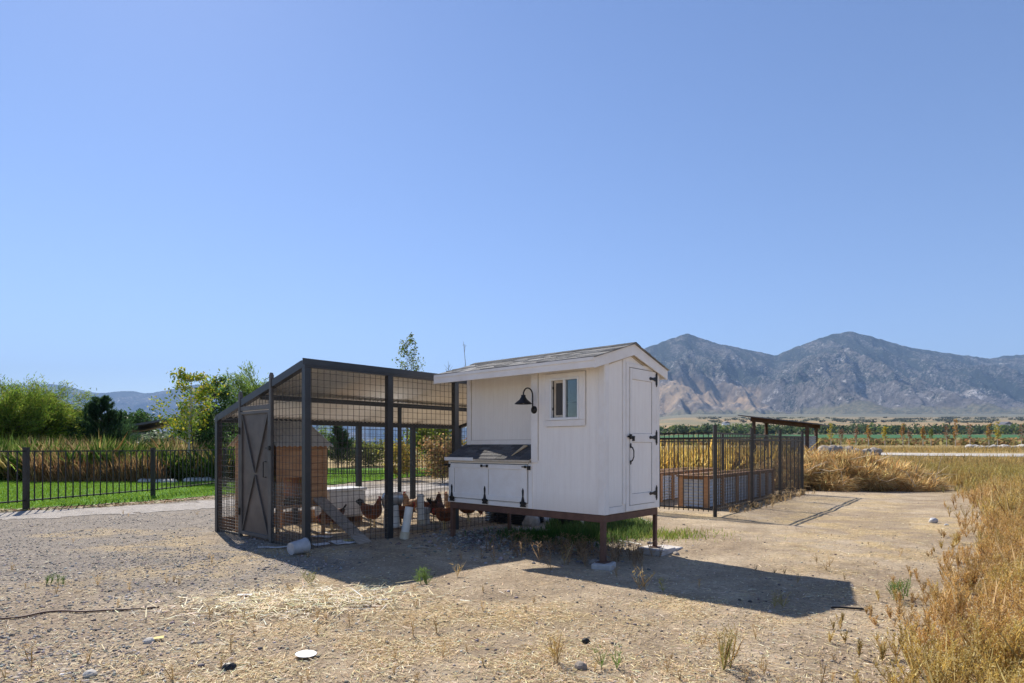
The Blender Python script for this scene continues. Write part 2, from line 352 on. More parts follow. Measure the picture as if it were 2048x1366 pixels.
# ================================================================== SETTING
def inside(px, py, poly):
    c = np.zeros(np.shape(px), bool); n = len(poly)
    for i in range(n):
        x0, y0 = poly[i]; x1, y1 = poly[(i+1) % n]
        if y0 == y1: continue
        cc = ((y0 > py) != (y1 > py)) & (px < (x1-x0)*(py-y0)/(y1-y0)+x0); c ^= cc
    return c
LAWN = [(-45, 13.0), (-12.1, 13.9), (-11, 15.2), (-10.0, 16.6), (-9.0, 18.3), (-7.6, 22), (-6.3, 26), (-3.6, 33), (-4, 42), (-45, 42)]
def mixc(c, col, m): return c*(1-m[..., None])+np.array(col)*m[..., None]
def ground_colour(x, y):
    n1 = fbm(x*.6, y*.6, 5, 11); n2 = fbm(x*2.3, y*2.3, 4, 12)
    c = mixc(np.zeros(x.shape+(3,))+np.array([.34, .265, .185]), (.485, .395, .285), sstep(.35, .68, n1*.55+n2*.45))
    gm = gravel_mask(x, y); c = mixc(c, (.255, .232, .21), gm*.85)
    c = mixc(c, (.58, .44, .23), straw_mask(x, y)*.75*sstep(.3, .6, fbm(x*3.3, y*3.3, 3, 77)))
    r = sstep(0, 6, x-np.interp(y, [0, 5, 8, 12, 20, 30], [1.5, 2.6, 4.6, 8.6, 12.5, 8]))*sstep(2, 4, y)
    c = mixc(c, (.27, .20, .10), np.minimum(r*1.6, 1)*.8)
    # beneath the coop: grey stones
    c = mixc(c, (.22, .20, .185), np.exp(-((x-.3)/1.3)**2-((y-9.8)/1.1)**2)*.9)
    # far land, right
    f = sstep(24, 34, y); far = mixc(np.zeros(c.shape)+np.array([.30, .22, .10]), (.42, .32, .15), sstep(.4, .6, fbm(x*.15, y*.15, 4, 4)))
    far = mixc(far, (.23, .24, .10), sstep(70, 110, y)*.55)
    k = fbm(x/90., y/160., 5, 40)
    tan = mixc(np.zeros(c.shape)+np.array([.36, .26, .14]), (.22, .20, .12), sstep(.42, .6, k))
    far = mixc(far, (.34, .22, .10), sstep(200, 240, y)*.7)
    far = np.where((y > 590)[..., None], tan, far)
    sage = mixc(np.zeros(c.shape)+np.array([.20, .19, .13]), (.13, .135, .10), sstep(.4, .62, fbm(x/120., y/120., 5, 41)))
    far = mixc(far, sage*1.0, sstep(2000, 2900, y+900*(k-.5))) if False else far*(1-sstep(2000, 2900, y+900*(k-.5))[..., None])+sage*sstep(2000, 2900, y+900*(k-.5))[..., None]
    return c*(1-f[..., None])+far*f[..., None]
def lines(near0, near1, step, lo, hi, g=1.09, knots=()):
    a = list(np.arange(near0, near1+1e-6, step)); s = step; v = near1
    while v < hi: s *= g; v += s; a.append(min(v, hi))
    s = step; v = near0
    while v > lo: s *= g; v -= s; a.append(max(v, lo))
    a = sorted(set(a) | set(knots)); out = [a[0]]
    for q in a[1:]:
        if q-out[-1] > step*.3 or q in knots: out.append(q)
    return np.array(out)
def gridmesh(name, xs, ys, zf, cf, m, keep=None, smooth=True):
    X, Y = np.meshgrid(xs, ys); Z = zf(X, Y); C = cf(X, Y)
    nx = len(xs); ny = len(ys); i = np.arange(nx-1)[None]+np.arange(ny-1)[:, None]*nx
    Fc = np.stack([i, i+1, i+nx+1, i+nx], -1).reshape(-1, 4)
    if keep is not None:
        cx = (X[:-1, :-1]+X[1:, 1:])/2; cy = (Y[:-1, :-1]+Y[1:, 1:])/2; Fc = Fc[keep(cx, cy).ravel()]
    V = np.stack([X, Y, Z], -1).reshape(-1, 3)
    used = np.unique(Fc); mp = np.full(len(V), -1, np.int32); mp[used] = np.arange(len(used))
    return npmesh(name, V[used], mp[Fc], C.reshape(-1, 3)[used], m, smooth=smooth)

def groundmat():
    m, n, l, b = newmat('ground_dirt')
    a = n.new('ShaderNodeAttribute'); a.attribute_name = 'Col'
    tc = n.new('ShaderNodeTexCoord')
    def nz(sc, d=6, r=.6):
        q = n.new('ShaderNodeTexNoise'); q.inputs['Scale'].default_value = sc; q.inputs['Detail'].default_value = d; q.inputs['Roughness'].default_value = r
        l.new(tc.outputs['Object'], q.inputs[0]); return q.outputs[0]
    def ramp(s, p0, c0, p1, c1):
        q = n.new('ShaderNodeValToRGB'); e = q.color_ramp.elements; e[0].position = p0; e[1].position = p1
        e[0].color = (*c0, 1); e[1].color = (*c1, 1); l.new(s, q.inputs[0]); return q.outputs[0]
    def mul(x, y, f=1):
        q = n.new('ShaderNodeMix'); q.data_type = 'RGBA'; q.blend_type = 'MULTIPLY'; q.inputs[0].default_value = f
        l.new(x, q.inputs[6]); l.new(y, q.inputs[7]); return q.outputs[2]
    c = mul(a.outputs[0], ramp(nz(3.2, 10, .72), .3, (.72, .71, .70), .7, (1.18, 1.17, 1.15)))
    c = mul(c, ramp(nz(26, 6, .75), .32, (.62, .60, .58), .62, (1.15, 1.15, 1.15)))
    vo = n.new('ShaderNodeTexVoronoi'); vo.inputs['Scale'].default_value = 34; l.new(tc.outputs['Object'], vo.inputs[0])
    c = mul(c, ramp(vo.outputs['Distance'], .08, (.7, .69, .68), .32, (1.06, 1.06, 1.06)), .55)
    l.new(c, b.inputs['Base Color']); b.inputs['Roughness'].default_value = .95; b.inputs['Specular IOR Level'].default_value = .15
    bp = n.new('ShaderNodeBump'); bp.inputs['Strength'].default_value = .9; bp.inputs['Distance'].default_value = .03
    ad = n.new('ShaderNodeMath'); ad.operation = 'ADD'; l.new(nz(9, 8, .7), ad.inputs[0])
    m2 = n.new('ShaderNodeMath'); m2.operation = 'MULTIPLY'; l.new(nz(60, 4, .7), m2.inputs[0]); m2.inputs[1].default_value = .5; l.new(m2.outputs[0], ad.inputs[1])
    l.new(ad.outputs[0], bp.inputs['Height']); l.new(bp.outputs[0], b.inputs['Normal'])
    return m
M['ground'] = groundmat()
M['lawn'] = mat('lawn_turf', (.07, .17, .02), (.11, .25, .03), 2, .9, bump=.4, bscale=60, spec=.1)
M['drive'] = mat('pale_gravel', (.30, .275, .25), (.44, .41, .37), 9, .95, bump=.6, bscale=70, spec=.15)
M['path'] = mat('pale_dirt_road', (.40, .37, .33), (.50, .46, .41), .4, .95, bump=0)
M['crop'] = mat('green_crop', (.045, .12, .05), (.065, .155, .06), .02, .95, bump=0, spec=.1)
xs = lines(-8, 9, .09, -16000, 16000, 1.10); ys = lines(2.5, 19, .09, -60, 17000, 1.08, KY[1:-1])
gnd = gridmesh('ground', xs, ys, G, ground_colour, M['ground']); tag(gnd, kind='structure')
lx = np.arange(-45, -3, .22); ly = np.arange(13, 42, .22)
def lawn_keep(x, y): return inside(x+.4*(fbm(x*1.1, y*1.1, 3, 9)-.5), y+.5*(fbm(x*1.3, y*1.3, 3, 19)-.5), LAWN)
tag(gridmesh('lawn', lx, ly, lambda x, y: G(x, y)+.03, lambda x, y: np.ones(x.shape+(3,)), M['lawn'], lawn_keep), kind='structure')
def ribbon(name, pts, wd, m, dz=.02, step=.25, across=10, col=(1, 1, 1), ragged=False):
    if ragged: step, across = .12, 24
    pts = np.array(pts, float); d = np.r_[0, np.cumsum(np.linalg.norm(np.diff(pts, axis=0), axis=1))]
    t = np.arange(0, d[-1], step); 
    cx = np.interp(t, d, pts[:, 0]); cy = np.interp(t, d, pts[:, 1])
    for _ in range(30): cx[1:-1] = (cx[:-2]+cx[2:]+2*cx[1:-1])/4; cy[1:-1] = (cy[:-2]+cy[2:]+2*cy[1:-1])/4
    tx = np.gradient(cx); ty = np.gradient(cy); q = np.hypot(tx, ty); nx, ny = -ty/q, tx/q
    s = np.linspace(-.5, .5, across+1); ww = wd*(1+.12*(fbm(t*.5, t*0, 3, 2)-.5)[:, None])
    X = cx[:, None]+nx[:, None]*s*ww; Y = cy[:, None]+ny[:, None]*s*ww; Z = G(X, Y)+dz
    k = across+1; i = np.arange(across)[None]+np.arange(len(t)-1)[:, None]*k
    Fc = np.stack([i, i+k, i+k+1, i+1], -1).reshape(-1, 4)
    if ragged:
        e = (.5-np.abs(s))[None, :-1]*2; Fc = Fc[(e > 1.1*fbm(X[:-1, :-1]*1.3, Y[:-1, :-1]*1.3, 4, 15)-.32).ravel()]
    used = np.unique(Fc); mp = np.full(X.size, -1, np.int32); mp[used] = np.arange(len(used))
    return tag(npmesh(name, np.stack([X, Y, Z], -1).reshape(-1, 3)[used], mp[Fc], np.full((len(used), 3), col), m, smooth=True), kind='structure')
ribbon('gravel_drive', [(-40, 3), (-20, 9.2), (-13, 11.6), (-9.3, 14.1), (-6.6, 17.2), (-4.3, 20.5), (-2.4, 24.5), (-1.0, 30), (0, 38)], 2.6, M['ground'], .008, col=(.41, .38, .35), ragged=True)
ribbon('dirt_road', [(24, 62), (30, 56.5), (40, 54), (60, 52.5), (120, 50)], 5.0, M['path'], .06, 1.0)
tag(gridmesh('crop_field', lines(60, 900, 20, 40, 1500, 1.3), np.array([250., 340, 430, 515, 585]), lambda x, y: G(x, y)+.25,
    lambda x, y: np.ones(x.shape+(3,)), M['crop']), kind='structure')

def mountmat(name, left=False):
    m, n, l, b = newmat(name)
    tc = n.new('ShaderNodeTexCoord'); sp = n.new('ShaderNodeSeparateXYZ'); l.new(tc.outputs['Object'], sp.inputs[0])
    a = n.new('ShaderNodeAttribute'); a.attribute_name = 'Col'
    def nz(sc, d=8, r=.65, st=(1, 1, 1)):
        mp = n.new('ShaderNodeMapping'); mp.inputs['Scale'].default_value = st; l.new(tc.outputs['Object'], mp.inputs[0])
        q = n.new('ShaderNodeTexNoise'); q.inputs['Scale'].default_value = sc; q.inputs['Detail'].default_value = d; q.inputs['Roughness'].default_value = r
        l.new(mp.outputs[0], q.inputs[0]); return q.outputs[0]
    def ramp(s, p0, p1):
        q = n.new('ShaderNodeValToRGB'); e = q.color_ramp.elements; e[0].position = p0; e[1].position = p1
        e[0].color = (0, 0, 0, 1); e[1].color = (1, 1, 1, 1); l.new(s, q.inputs[0]); return q.outputs[0]
    def mix(f, x, y):
        q = n.new('ShaderNodeMix'); q.data_type = 'RGBA'; l.new(f, q.inputs[0])
        for s_, i in ((x, 6), (y, 7)):
            if isinstance(s_, tuple): q.inputs[i].default_value = (*s_, 1)
            else: l.new(s_, q.inputs[i])
        return q.outputs[2]
    def mm(op, x, y):
        q = n.new('ShaderNodeMath'); q.operation = op
        for s_, i in ((x, 0), (y, 1)):
            if isinstance(s_, (int, float)): q.inputs[i].default_value = s_
            else: l.new(s_, q.inputs[i])
        q.use_clamp = False; return q.outputs[0]
    # rock, with pale outcrops
    rock = mix(ramp(nz(1/70, 7, .75), .42, .62), (.12, .108, .10), (.23, .21, .20))
    rock = mix(ramp(nz(1/150, 9, .82, (1.3, .6, 1)), .55, .62), rock, (.52, .49, .47))
    # Col.r = forest likelihood, Col.g = tan slope likelihood, Col.b = sage
    sc = n.new('ShaderNodeSeparateColor'); l.new(a.outputs[0], sc.inputs[0])
    pn = mm('ADD', mm('ADD', mm('MULTIPLY', nz(1/380, 12, .80), 1.2), mm('MULTIPLY', nz(1/26, 3, .7), 2.2)), -1.2)
    fm = ramp(mm('ADD', pn, mm('ADD', sc.outputs[0], -.5)), .44, .58)
    c = mix(fm, rock, (.034, .047, .040))
    tn = ramp(mm('ADD', mm('ADD', nz(1/420, 8, .6), sc.outputs[1]), -.5), .40, .62)
    c = mix(tn, c, mix(ramp(nz(1/150, 6, .7), .4, .65), (.24, .19, .135), (.42, .30, .19)))
    sg = ramp(mm('ADD', mm('ADD', nz(1/200, 8, .7), sc.outputs[2]), -.5), .42, .58)
    c = mix(sg, c, mix(ramp(nz(1/25, 4, .7), .4, .6), (.12, .13, .09), (.23, .20, .13)))
    l.new(c, b.inputs['Base Color']); b.inputs['Roughness'].default_value = 1; b.inputs['Specular IOR Level'].default_value = .05
    bp = n.new('ShaderNodeBump'); bp.inputs['Strength'].default_value = 1; bp.inputs['Distance'].default_value = 42
    l.new(mm('MULTIPLY', nz(1/70, 8, .72), mm('SUBTRACT', 1.05, tn)), bp.inputs['Height']); l.new(bp.outputs[0], b.inputs['Normal'])
    return m
M['mount'] = mountmat('mountain_slopes')
def mountain(name, sky_pts, base_pts, Y0, Y1, nu, nv, amp, seed, tanside):
    px = np.linspace(sky_pts[0][0], sky_pts[-1][0], nu); sp = np.array(sky_pts, float); bpt = np.array(base_pts, float)
    sk = np.interp(px, sp[:, 0], sp[:, 1])
    k = np.ones(5)/5; sk = np.convolve(np.pad(sk, 2, 'edge'), k, 'valid')
    sk = sk-1.6*(fbm(px/9, px*0, 4, seed)-.5)*2
    bs = np.interp(px, bpt[:, 0], bpt[:, 1])
    t = np.r_[np.linspace(0, 1, nv)**.9, 1+np.linspace(.03, .5, 12)]
    T, PX = np.meshgrid(t, px, indexing='ij'); Y = Y0+(Y1-Y0)*T
    U = (PX-CX)/F; X = U*Y
    zb = CH+(HY-bs)/F*Y0-12; zr = CH+(HY-sk)/F*Y1
    Tc = np.minimum(T, 1)
    sc = (Y1-Y0)/3500.
    wx = X+260*sc*(fbm(X/1500/sc, Y/1500/sc, 3, seed+3)-.5)
    rg = 1-np.abs(2*fbm(wx/800/sc, Y/2600/sc, 5, seed+5, .52)-1)*2.2        # spurs running down the slope
    rg2 = 1-np.abs(2*fbm(wx/230/sc, Y/900/sc, 5, seed+9, .55)-1)*2
    prof = .30*Tc+.70*Tc**1.7
    Z = zb*(1-prof)+zr*prof+amp*(rg-.55)*np.sin(np.pi*Tc**.8)*1.0+amp*.5*(rg2-.5)*np.sin(np.pi*np.minimum(Tc*1.02, 1))**.8
    lim = CH+(HY-sk)/F*Y*.985; Z = np.where((T < 1) & (Z > lim), lim-(Z-lim)*.15, Z)
    Z = np.where(T > 1, zr-(T-1)*(Y1-Y0)*.6, Z)
    h = (Z-zb)/(zr-zb)
    forest = np.clip(.46+sstep(.10, .42, h)*.30-.26*sstep(.05, .5, rg)*sstep(.4, .8, rg2)+.2*(fbm(X/700, Y/1500, 4, 77)-.5)*2, 0, 1)*sstep(.03, .12, h)
    tanm = tanside*sstep(1640, 1480, PX)*sstep(.50, .36, h)
    forest = forest*(1-sstep(.3, .7, tanm))
    sage = sstep(.20, .03, h)*.75
    C = np.stack([forest, tanm*.62, sage], -1).reshape(-1, 3)
    nu_ = nu; i = np.arange(nu_-1)[None]+np.arange(len(t)-1)[:, None]*nu_
    Fc = np.stack([i, i+1, i+nu_+1, i+nu_], -1).reshape(-1, 4)
    return tag(npmesh(name, np.stack([X, Y, Z], -1).reshape(-1, 3), Fc, C, M['mount'], smooth=True), kind='structure')
mountain('mountains', [(980, 850), (1100, 790), (1200, 738), (1290, 697), (1340, 678), (1375, 667), (1402, 676), (1440, 688), (1480, 696), (1520, 704), (1552, 711), (1580, 699),
    (1620, 683), (1660, 670), (1700, 663), (1740, 672), (1790, 687), (1830, 697), (1880, 704), (1940, 712), (1980, 717), (2015, 711), (2060, 709), (2200, 700), (2500, 730), (2900, 780)],
    [(980, 868), (1320, 852), (1500, 835), (1700, 826), (2048, 826), (2900, 826)], 4500, 8200, 900, 190, 330, 100, .9)
mountain('mountains', [(-1400, 760), (-700, 745), (-200, 760), (60, 771), (112, 768), (150, 777), (200, 787), (240, 782), (270, 783), (300, 788), (340, 778), (400, 768), (460, 771), (540, 790),
    (640, 822), (760, 846), (900, 856), (1100, 850), (1300, 840)], [(-1400, 880), (1300, 880)], 11000, 15500, 420, 90, 520, 200, 0)

# ================================================================== COOP
A0 = (1.19, 7.888); E1 = Vector((.669, .743, 0)); E2 = Vector((-.743, .669, 0)); YAW = math.atan2(.743, .669)
def cl(x, y, z=0):  # coop-local to world
    p = Vector((A0[0], A0[1], 0))+E1*x+E2*y; return (p.x, p.y, z)
coop = thing('chicken_coop', (A0[0], A0[1], 0), YAW, 'white wooden coop raised on brown steel legs, with a shingled gable roof', 'chicken coop')
D, LY, YM = 1.41, 2.95, 1.208; ZF = .609; PK = .65; ZP = 2.90; SL = .27/.92
def zroof(x): return ZP-SL*abs(x-PK)
def zs(x): return zroof(x)-.035
# walls
m = MB()
wy0, wy1, wz0, wz1 = .385, .855, 1.885, 2.425     # window opening
for (a, b, c, d) in ((.0, wy0, ZF, zs(0)), (wy1, YM, ZF, zs(0)), (wy0, wy1, ZF, wz0), (wy0, wy1, wz1, zs(0))): m.box(0, .02, a, b, c, d)
m.build('front_wall', M['side0'], coop)
m = MB(); m.prism([(0, -.001, ZF), (D, -.001, ZF), (D, -.001, zs(D)), (PK, -.001, zs(PK)), (0, -.001, zs(0))], (0, .02, 0)); m.build('gable_wall', M['side1'], coop)
m = MB(); m.box(.395, .415, YM+.001, LY, 1.35, zs(.4)); m.build('recessed_wall', M['side0'], coop)
m = MB(); m.box(.021, D-.02, YM-.01, YM+.0, 1.30, zs(.2)-.02); m.prism([(.41, LY-.02, ZF), (D-.02, LY-.02, ZF), (D-.02, LY-.02, zs(D)), (PK, LY-.02, zs(PK)), (.41, LY-.02, zs(.41))], (0, .019, 0))
m.build('end_wall', M['side1'], coop)
m = MB(); m.box(D-.019, D, .0195, LY, ZF, zs(D)); m.build('back_wall', M['side0'], coop)
m = MB(); m.box(.02, D-.02, .02, LY-.02, ZF-.005, ZF+.02); m.build('floor', M['cedar_d'], coop)
# nest bin
bin_ = MB(); bin_.prism([(0, YM+.0005, ZF), (.394, YM+.0005, ZF), (.394, YM+.0005, 1.50), (0, YM+.0005, 1.265)], (0, LY-YM+.03, 0)); nb = bin_.build('nest_box', M['side0'], coop)
dx0_ = .60
# corner boards and trims
m = MB()
m.box(-.018, .0, -.02, .075, ZF+.002, zs(0)-.01); m.box(.0, .085, -.0215, -.0025, ZF+.002, zs(.0)-.005)
m.build('trim_board', M['trim'], coop, bevel=.003); m = MB()
m.box(D-.06, D+.018, -.0205, -.0025, ZF+.002, zs(D)-.015)
m.build('trim_board', M['trim'], coop, bevel=.003); m = MB()
m.box(-.02, -.0005, YM-.105, YM+.012, 1.27, zs(0)-.01)
m.build('trim_board', M['trim'], coop, bevel=.003); m = MB()
m.box(-.014, -.0005, YM-.004, YM+.07, ZF+.002, 1.25)
m.box(.375, .3945, LY-.09, LY, 1.5, zs(.38)-.01); m.box(.379, .3945, YM+.02, LY-.095, 1.52, 1.60)
m.box(-.012, -.0005, YM+.09, LY+.03, ZF+.003, .675)
m.build('trim_board', M['trim'], coop, bevel=.003)
m = MB(); m.box(.1, .435, -.014, -.0015, ZF+.004, .70); m.box(.44, .508, -.0155, -.002, .72, zs(.48)-.02)
m.build('trim_board', M['trim'], coop, bevel=.003)
# board seams and paint cracks, their shadow lines laid in as dark strips
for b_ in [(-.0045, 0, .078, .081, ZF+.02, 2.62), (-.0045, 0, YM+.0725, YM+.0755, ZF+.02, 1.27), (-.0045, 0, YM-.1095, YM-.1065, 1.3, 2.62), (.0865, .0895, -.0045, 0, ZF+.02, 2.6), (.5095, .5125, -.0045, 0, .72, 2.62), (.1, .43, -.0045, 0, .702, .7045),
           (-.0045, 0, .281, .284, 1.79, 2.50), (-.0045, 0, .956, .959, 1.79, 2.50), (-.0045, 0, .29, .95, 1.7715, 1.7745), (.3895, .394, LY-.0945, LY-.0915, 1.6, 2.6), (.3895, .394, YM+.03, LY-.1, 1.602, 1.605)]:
    MB().box(*b_).build('seam_shadow', M['seam_shadow'], coop)
for y in (YM+.178, YM+.857, YM+.987, LY-.125): MB().box(-.0185, -.0155, y-.0015, y+.0015, .77, 1.155).build('seam_shadow', M['seam_shadow'], nd if 'nd' in globals() else coop)
for z in (.852, 1.558, 1.682, 2.423): MB().box(dx0_+.055, dx0_+.595, -.0185, -.0155, z-.0015, z+.0015).build('seam_shadow', M['seam_shadow'], coop)
for x in (.652, 1.198): MB().box(x-.0015, x+.0015, -.0186, -.0156, .86, 2.42).build('seam_shadow', M['seam_shadow'], coop)
# battens under the gable
m = MB()
for s in (-1, 1):
    a = Vector((PK, -.012, zs(PK)-.11)); b = Vector((PK+s*.60, -.012, zs(PK+.60)-.115)); m.bar(a, b, .012, .035, up=(0, 0, 1))
m.build('gable_batten', M['trim_bare'], coop)
# window
win = MB().box(-.032, -.002, .285, .375, 1.86, 2.50).box(-.032, -.002, .865, .955, 1.86, 2.50).box(-.034, -.002, .285, .955, 1.775, 1.858).box(-.034, -.002, .375, .865, 2.435, 2.50).build('window', M['trim'], coop, bevel=.003)
vf = MB()
for a, b, c, d in ((.376, .40, 1.86, 2.434), (.84, .864, 1.86, 2.434), (.40, .84, 1.86, 1.895), (.40, .84, 2.405, 2.434), (.60, .635, 1.895, 2.405)): vf.box(-.045, .012, a, b, c, d)
vf.build('window_frame', M['vinyl'], win, bevel=.003)
MB().box(-.012, -.008, .40, .60, 1.895, 2.405).build('pane', M['glass'], win)
MB().box(.004, .007, .66, .84, 1.895, 2.405).build('insect_screen', M['screen'], win)
sf = MB()
for a, b, c, d in ((.636, .665, 1.896, 2.404), (.785, .812, 1.896, 2.404), (.665, .785, 1.896, 1.93), (.665, .785, 2.37, 2.404)): sf.box(-.006, .003, a, b, c, d)
sf.build('sash', M['trim_bare'], win)
for z in (2.00, 2.29): MB().box(-.012, -.0065, .820, .838, z, z+.035).build('sash_clip', M['black'], win)
MB().box(.30, .31, .3, 1.0, 2.12, 2.135).build('inner_rail', M['black'], win)
# door
dz0, dz1 = .70, 2.575; dx0, dx1 = .60, 1.30
m = MB(); m.box(.515, .592, -.019, -.0025, ZF+.01, 2.64); m.box(.592, 1.308, -.019, -.0025, 2.585, 2.64); m.box(1.308, D-.061, -.019, -.0025, ZF+.01, 2.60); m.box(.592, 1.308, -.019, -.0025, ZF+.01, .692)
m.build('door_frame', M['trim'], coop, bevel=.003)
door = MB().box(dx0, dx1, -.016, -.0022, dz0, dz1).build('door', M['side1'], coop)
MB().box(dx0-.007, dx1+.007, -.0036, -.0012, dz0-.007, dz1+.009).build('door_gap', M['black'], coop)
m = MB(); m.box(dx0, dx0+.05, -.030, -.016, dz0, dz1); m.box(dx1-.10, dx1, -.030, -.016, dz0, dz1)
for a, b in ((dz0, dz0+.15), (1.56, 1.68), (dz1-.15, dz1)): m.box(dx0+.05, dx1-.10, -.0295, -.016, a, b)
m.build('door_rails', M['trim'], door, bevel=.003)
for z in (.83, 1.63, 2.47):
    h = MB(); h.box(dx1+.004, dx1+.032, -.042, -.0305, z-.085, z+.085); h.tube([(dx1, -.037, z-.075), (dx1, -.037, z+.075)], .009, 6)
    h.prism([(dx1, -.040, z+.035), (dx1-.10, -.040, z+.015), (dx1-.17, -.040, z+.022), (dx1-.19, -.040, z), (dx1-.17, -.040, z-.022), (dx1-.10, -.040, z-.015), (dx1, -.040, z-.035)], (0, .009, 0))
    for q in (z-.095, z+.095): h.lathe([(0, .012), (.012, .006), (.013, 0)], (dx1+.018, -.032, q), 8, axis=(0, -1, 0))
    h.build('hinge', M['ironblk'], door)
h = MB(); h.box(dx0-.075, dx0+.10, -.044, -.032, 1.625, 1.645); h.box(dx0-.02, dx0+.015, -.05, -.0305, 1.60, 1.668); h.box(dx0+.05, dx0+.085, -.05, -.0305, 1.575, 1.64); h.tube([(dx0-.045, -.05, 1.61), (dx0-.045, -.05, 1.67)], .008, 6)
h.build('latch', M['ironblk'], door)
h = MB(); h.tube([(dx0+.005, -.032, 1.50), (dx0+.005, -.06, 1.485), (dx0+.01, -.078, 1.44), (dx0+.01, -.078, 1.36), (dx0+.005, -.06, 1.31), (dx0+.005, -.032, 1.295)], [.010, .009, .008, .008, .009, .010], 8)
h.prism([(dx0-.012, -.036, 1.48), (dx0+.022, -.036, 1.48), (dx0+.022, -.036, 1.53), (dx0+.005, -.036, 1.55), (dx0-.012, -.036, 1.53)], (0, .006, 0)); h.prism([(dx0-.012, -.036, 1.31), (dx0+.022, -.036, 1.31), (dx0+.022, -.036, 1.27), (dx0+.005, -.036, 1.25), (dx0-.012, -.036, 1.27)], (0, .006, 0))
h.build('handle', M['ironblk'], door)
# nest door
MB().box(-.0035, -.0004, YM+.078, LY-.022, .683, 1.243).build('door_gap', M['black'], coop)
nd = MB().box(-.016, -.0005, YM+.085, LY-.03, .69, 1.235).build('nest_door', M['trim'], coop)
m = MB(); y0, y1 = YM+.087, LY-.032
for a, b, c, d in ((y0, y1, 1.165, 1.233), (y0, y1, .692, .76), (y0, y0+.09, .76, 1.165), (y1-.09, y1, .76, 1.165), (2.07, 2.19, .76, 1.165)): m.box(-.030, -.0165, a, b, c, d)
m.build('panel_rails', M['trim'], nd, bevel=.003)
for y in (1.36, 2.13, 2.87):
    h = MB(); h.prism([(-.038, y-.058, .668), (-.038, y-.03, .650), (-.038, y+.03, .650), (-.038, y+.058, .668), (-.038, y+.058, .69), (-.038, y-.058, .69)], (.008, 0, 0))
    h.box(-.038, -.030, y-.055, y+.055, .628, .652); h.tube([(-.038, y-.05, .695), (-.038, y+.05, .695)], .010, 6)
    h.prism([(-.041, y-.032, .70), (-.041, y-.010, .78), (-.041, y-.016, .86), (-.041, y, .90), (-.041, y+.016, .86), (-.041, y+.010, .78), (-.041, y+.032, .70)], (.009, 0, 0))
    h.build('hinge', M['ironblk'], nd)
h = MB(); h.box(-.06, -.048, 2.08, 2.19, 1.198, 1.21)
for y in (2.075, 2.195): h.box(-.055, -.0305, y-.012, y+.012, 1.185, 1.225)
h.build('handle', M['ironblk'], nd)
for y in (YM+.06, LY-.0):
    h = MB(); h.box(-.045, -.031, y-.05, y+.11, 1.20, 1.215); h.box(-.05, -.016, y-.035, y, 1.165, 1.222); h.box(-.052, -.031, y+.035, y+.06, 1.19, 1.225); h.build('latch', M['ironblk'], nd)
# lid
lid = MB(); lz0, lz1 = 1.285, 1.515
lid.prism([(-.05, YM+.015, lz0), (-.05, YM+.015, lz0+.018), (.394, YM+.015, lz1+.018), (.394, YM+.015, lz1)], (0, LY-YM+.03, 0)); ld = lid.build('nest_lid', M['trim_bare'], coop)
m = MB(); n_ = 5
for r in range(n_):
    t0 = r/n_; t1 = (r+1.18)/n_
    y = YM+.02
    while y < LY+.04:
        wv = random.uniform(.13, .30); ye = min(y+wv, LY+.045); g = random.uniform(.11, .20); tt = min(t1, 1.0)
        x0 = -.055+.449*t0-(.012 if random.random() < .3 else 0); x1 = -.055+.449*tt; z0 = lz0+.02+(lz1-lz0)*t0; z1 = lz0+.02+(lz1-lz0)*tt
        m.prism([(x0, y, z0), (x0, y, z0+.012), (x1, y, z1+.004), (x1, y, z1)], (0, ye-y-.004, 0), col=(g, g*.99, g*1.02)); y = ye
m.build('shingles', M['shingle'], ld)
MB().box(-.066, -.052, YM+.015, LY+.045, lz0-.012, lz0+.02).build('lid_edge', M['trim_bare'], ld)
MB().box(-.078, -.067, 2.35, LY+.05, lz0-.005, lz0+.045).build('lid_edge', M['trim'], ld)
# roof
deck = MB(); X0, X1, RY0, RY1 = -.27, 1.57, -.045, LY+.04
for s, xe in ((-1, X0), (1, X1)):
    deck.prism([(PK, RY0+.021, ZP), (xe, RY0+.021, zroof(xe)), (xe, RY0+.021, zroof(xe)-.018), (PK, RY0+.021, ZP-.018)], (0, RY1-RY0-.042, 0))
roof = deck.build('roof', M['trim'], coop)
f = MB(); f.box(X0-.022, X0, RY0, RY1, zroof(X0)-.135, zroof(X0)-.002); f.build('fascia', M['trim'], roof, bevel=.002)
f = MB(); f.box(X1, X1+.022, RY0, RY1, zroof(X1)-.135, zroof(X1)-.002); f.build('fascia', M['trim'], roof, bevel=.002)
f = MB(); f.box(X0-.034, X0-.023, RY0-.002, RY1, zroof(X0)-.045, zroof(X0)-.004); f.build('drip_board', M['trim'], roof)
for yy in (RY0-.02, RY1):
    for xe in (X0-.023, X1+.023):
        f = MB(); f.prism([(PK, yy, ZP-.003), (xe, yy, zroof(xe)-.003), (xe, yy, zroof(xe)-.135), (PK, yy, ZP-.15)], (0, .02, 0)); f.build('rake_board', M['trim'], roof)
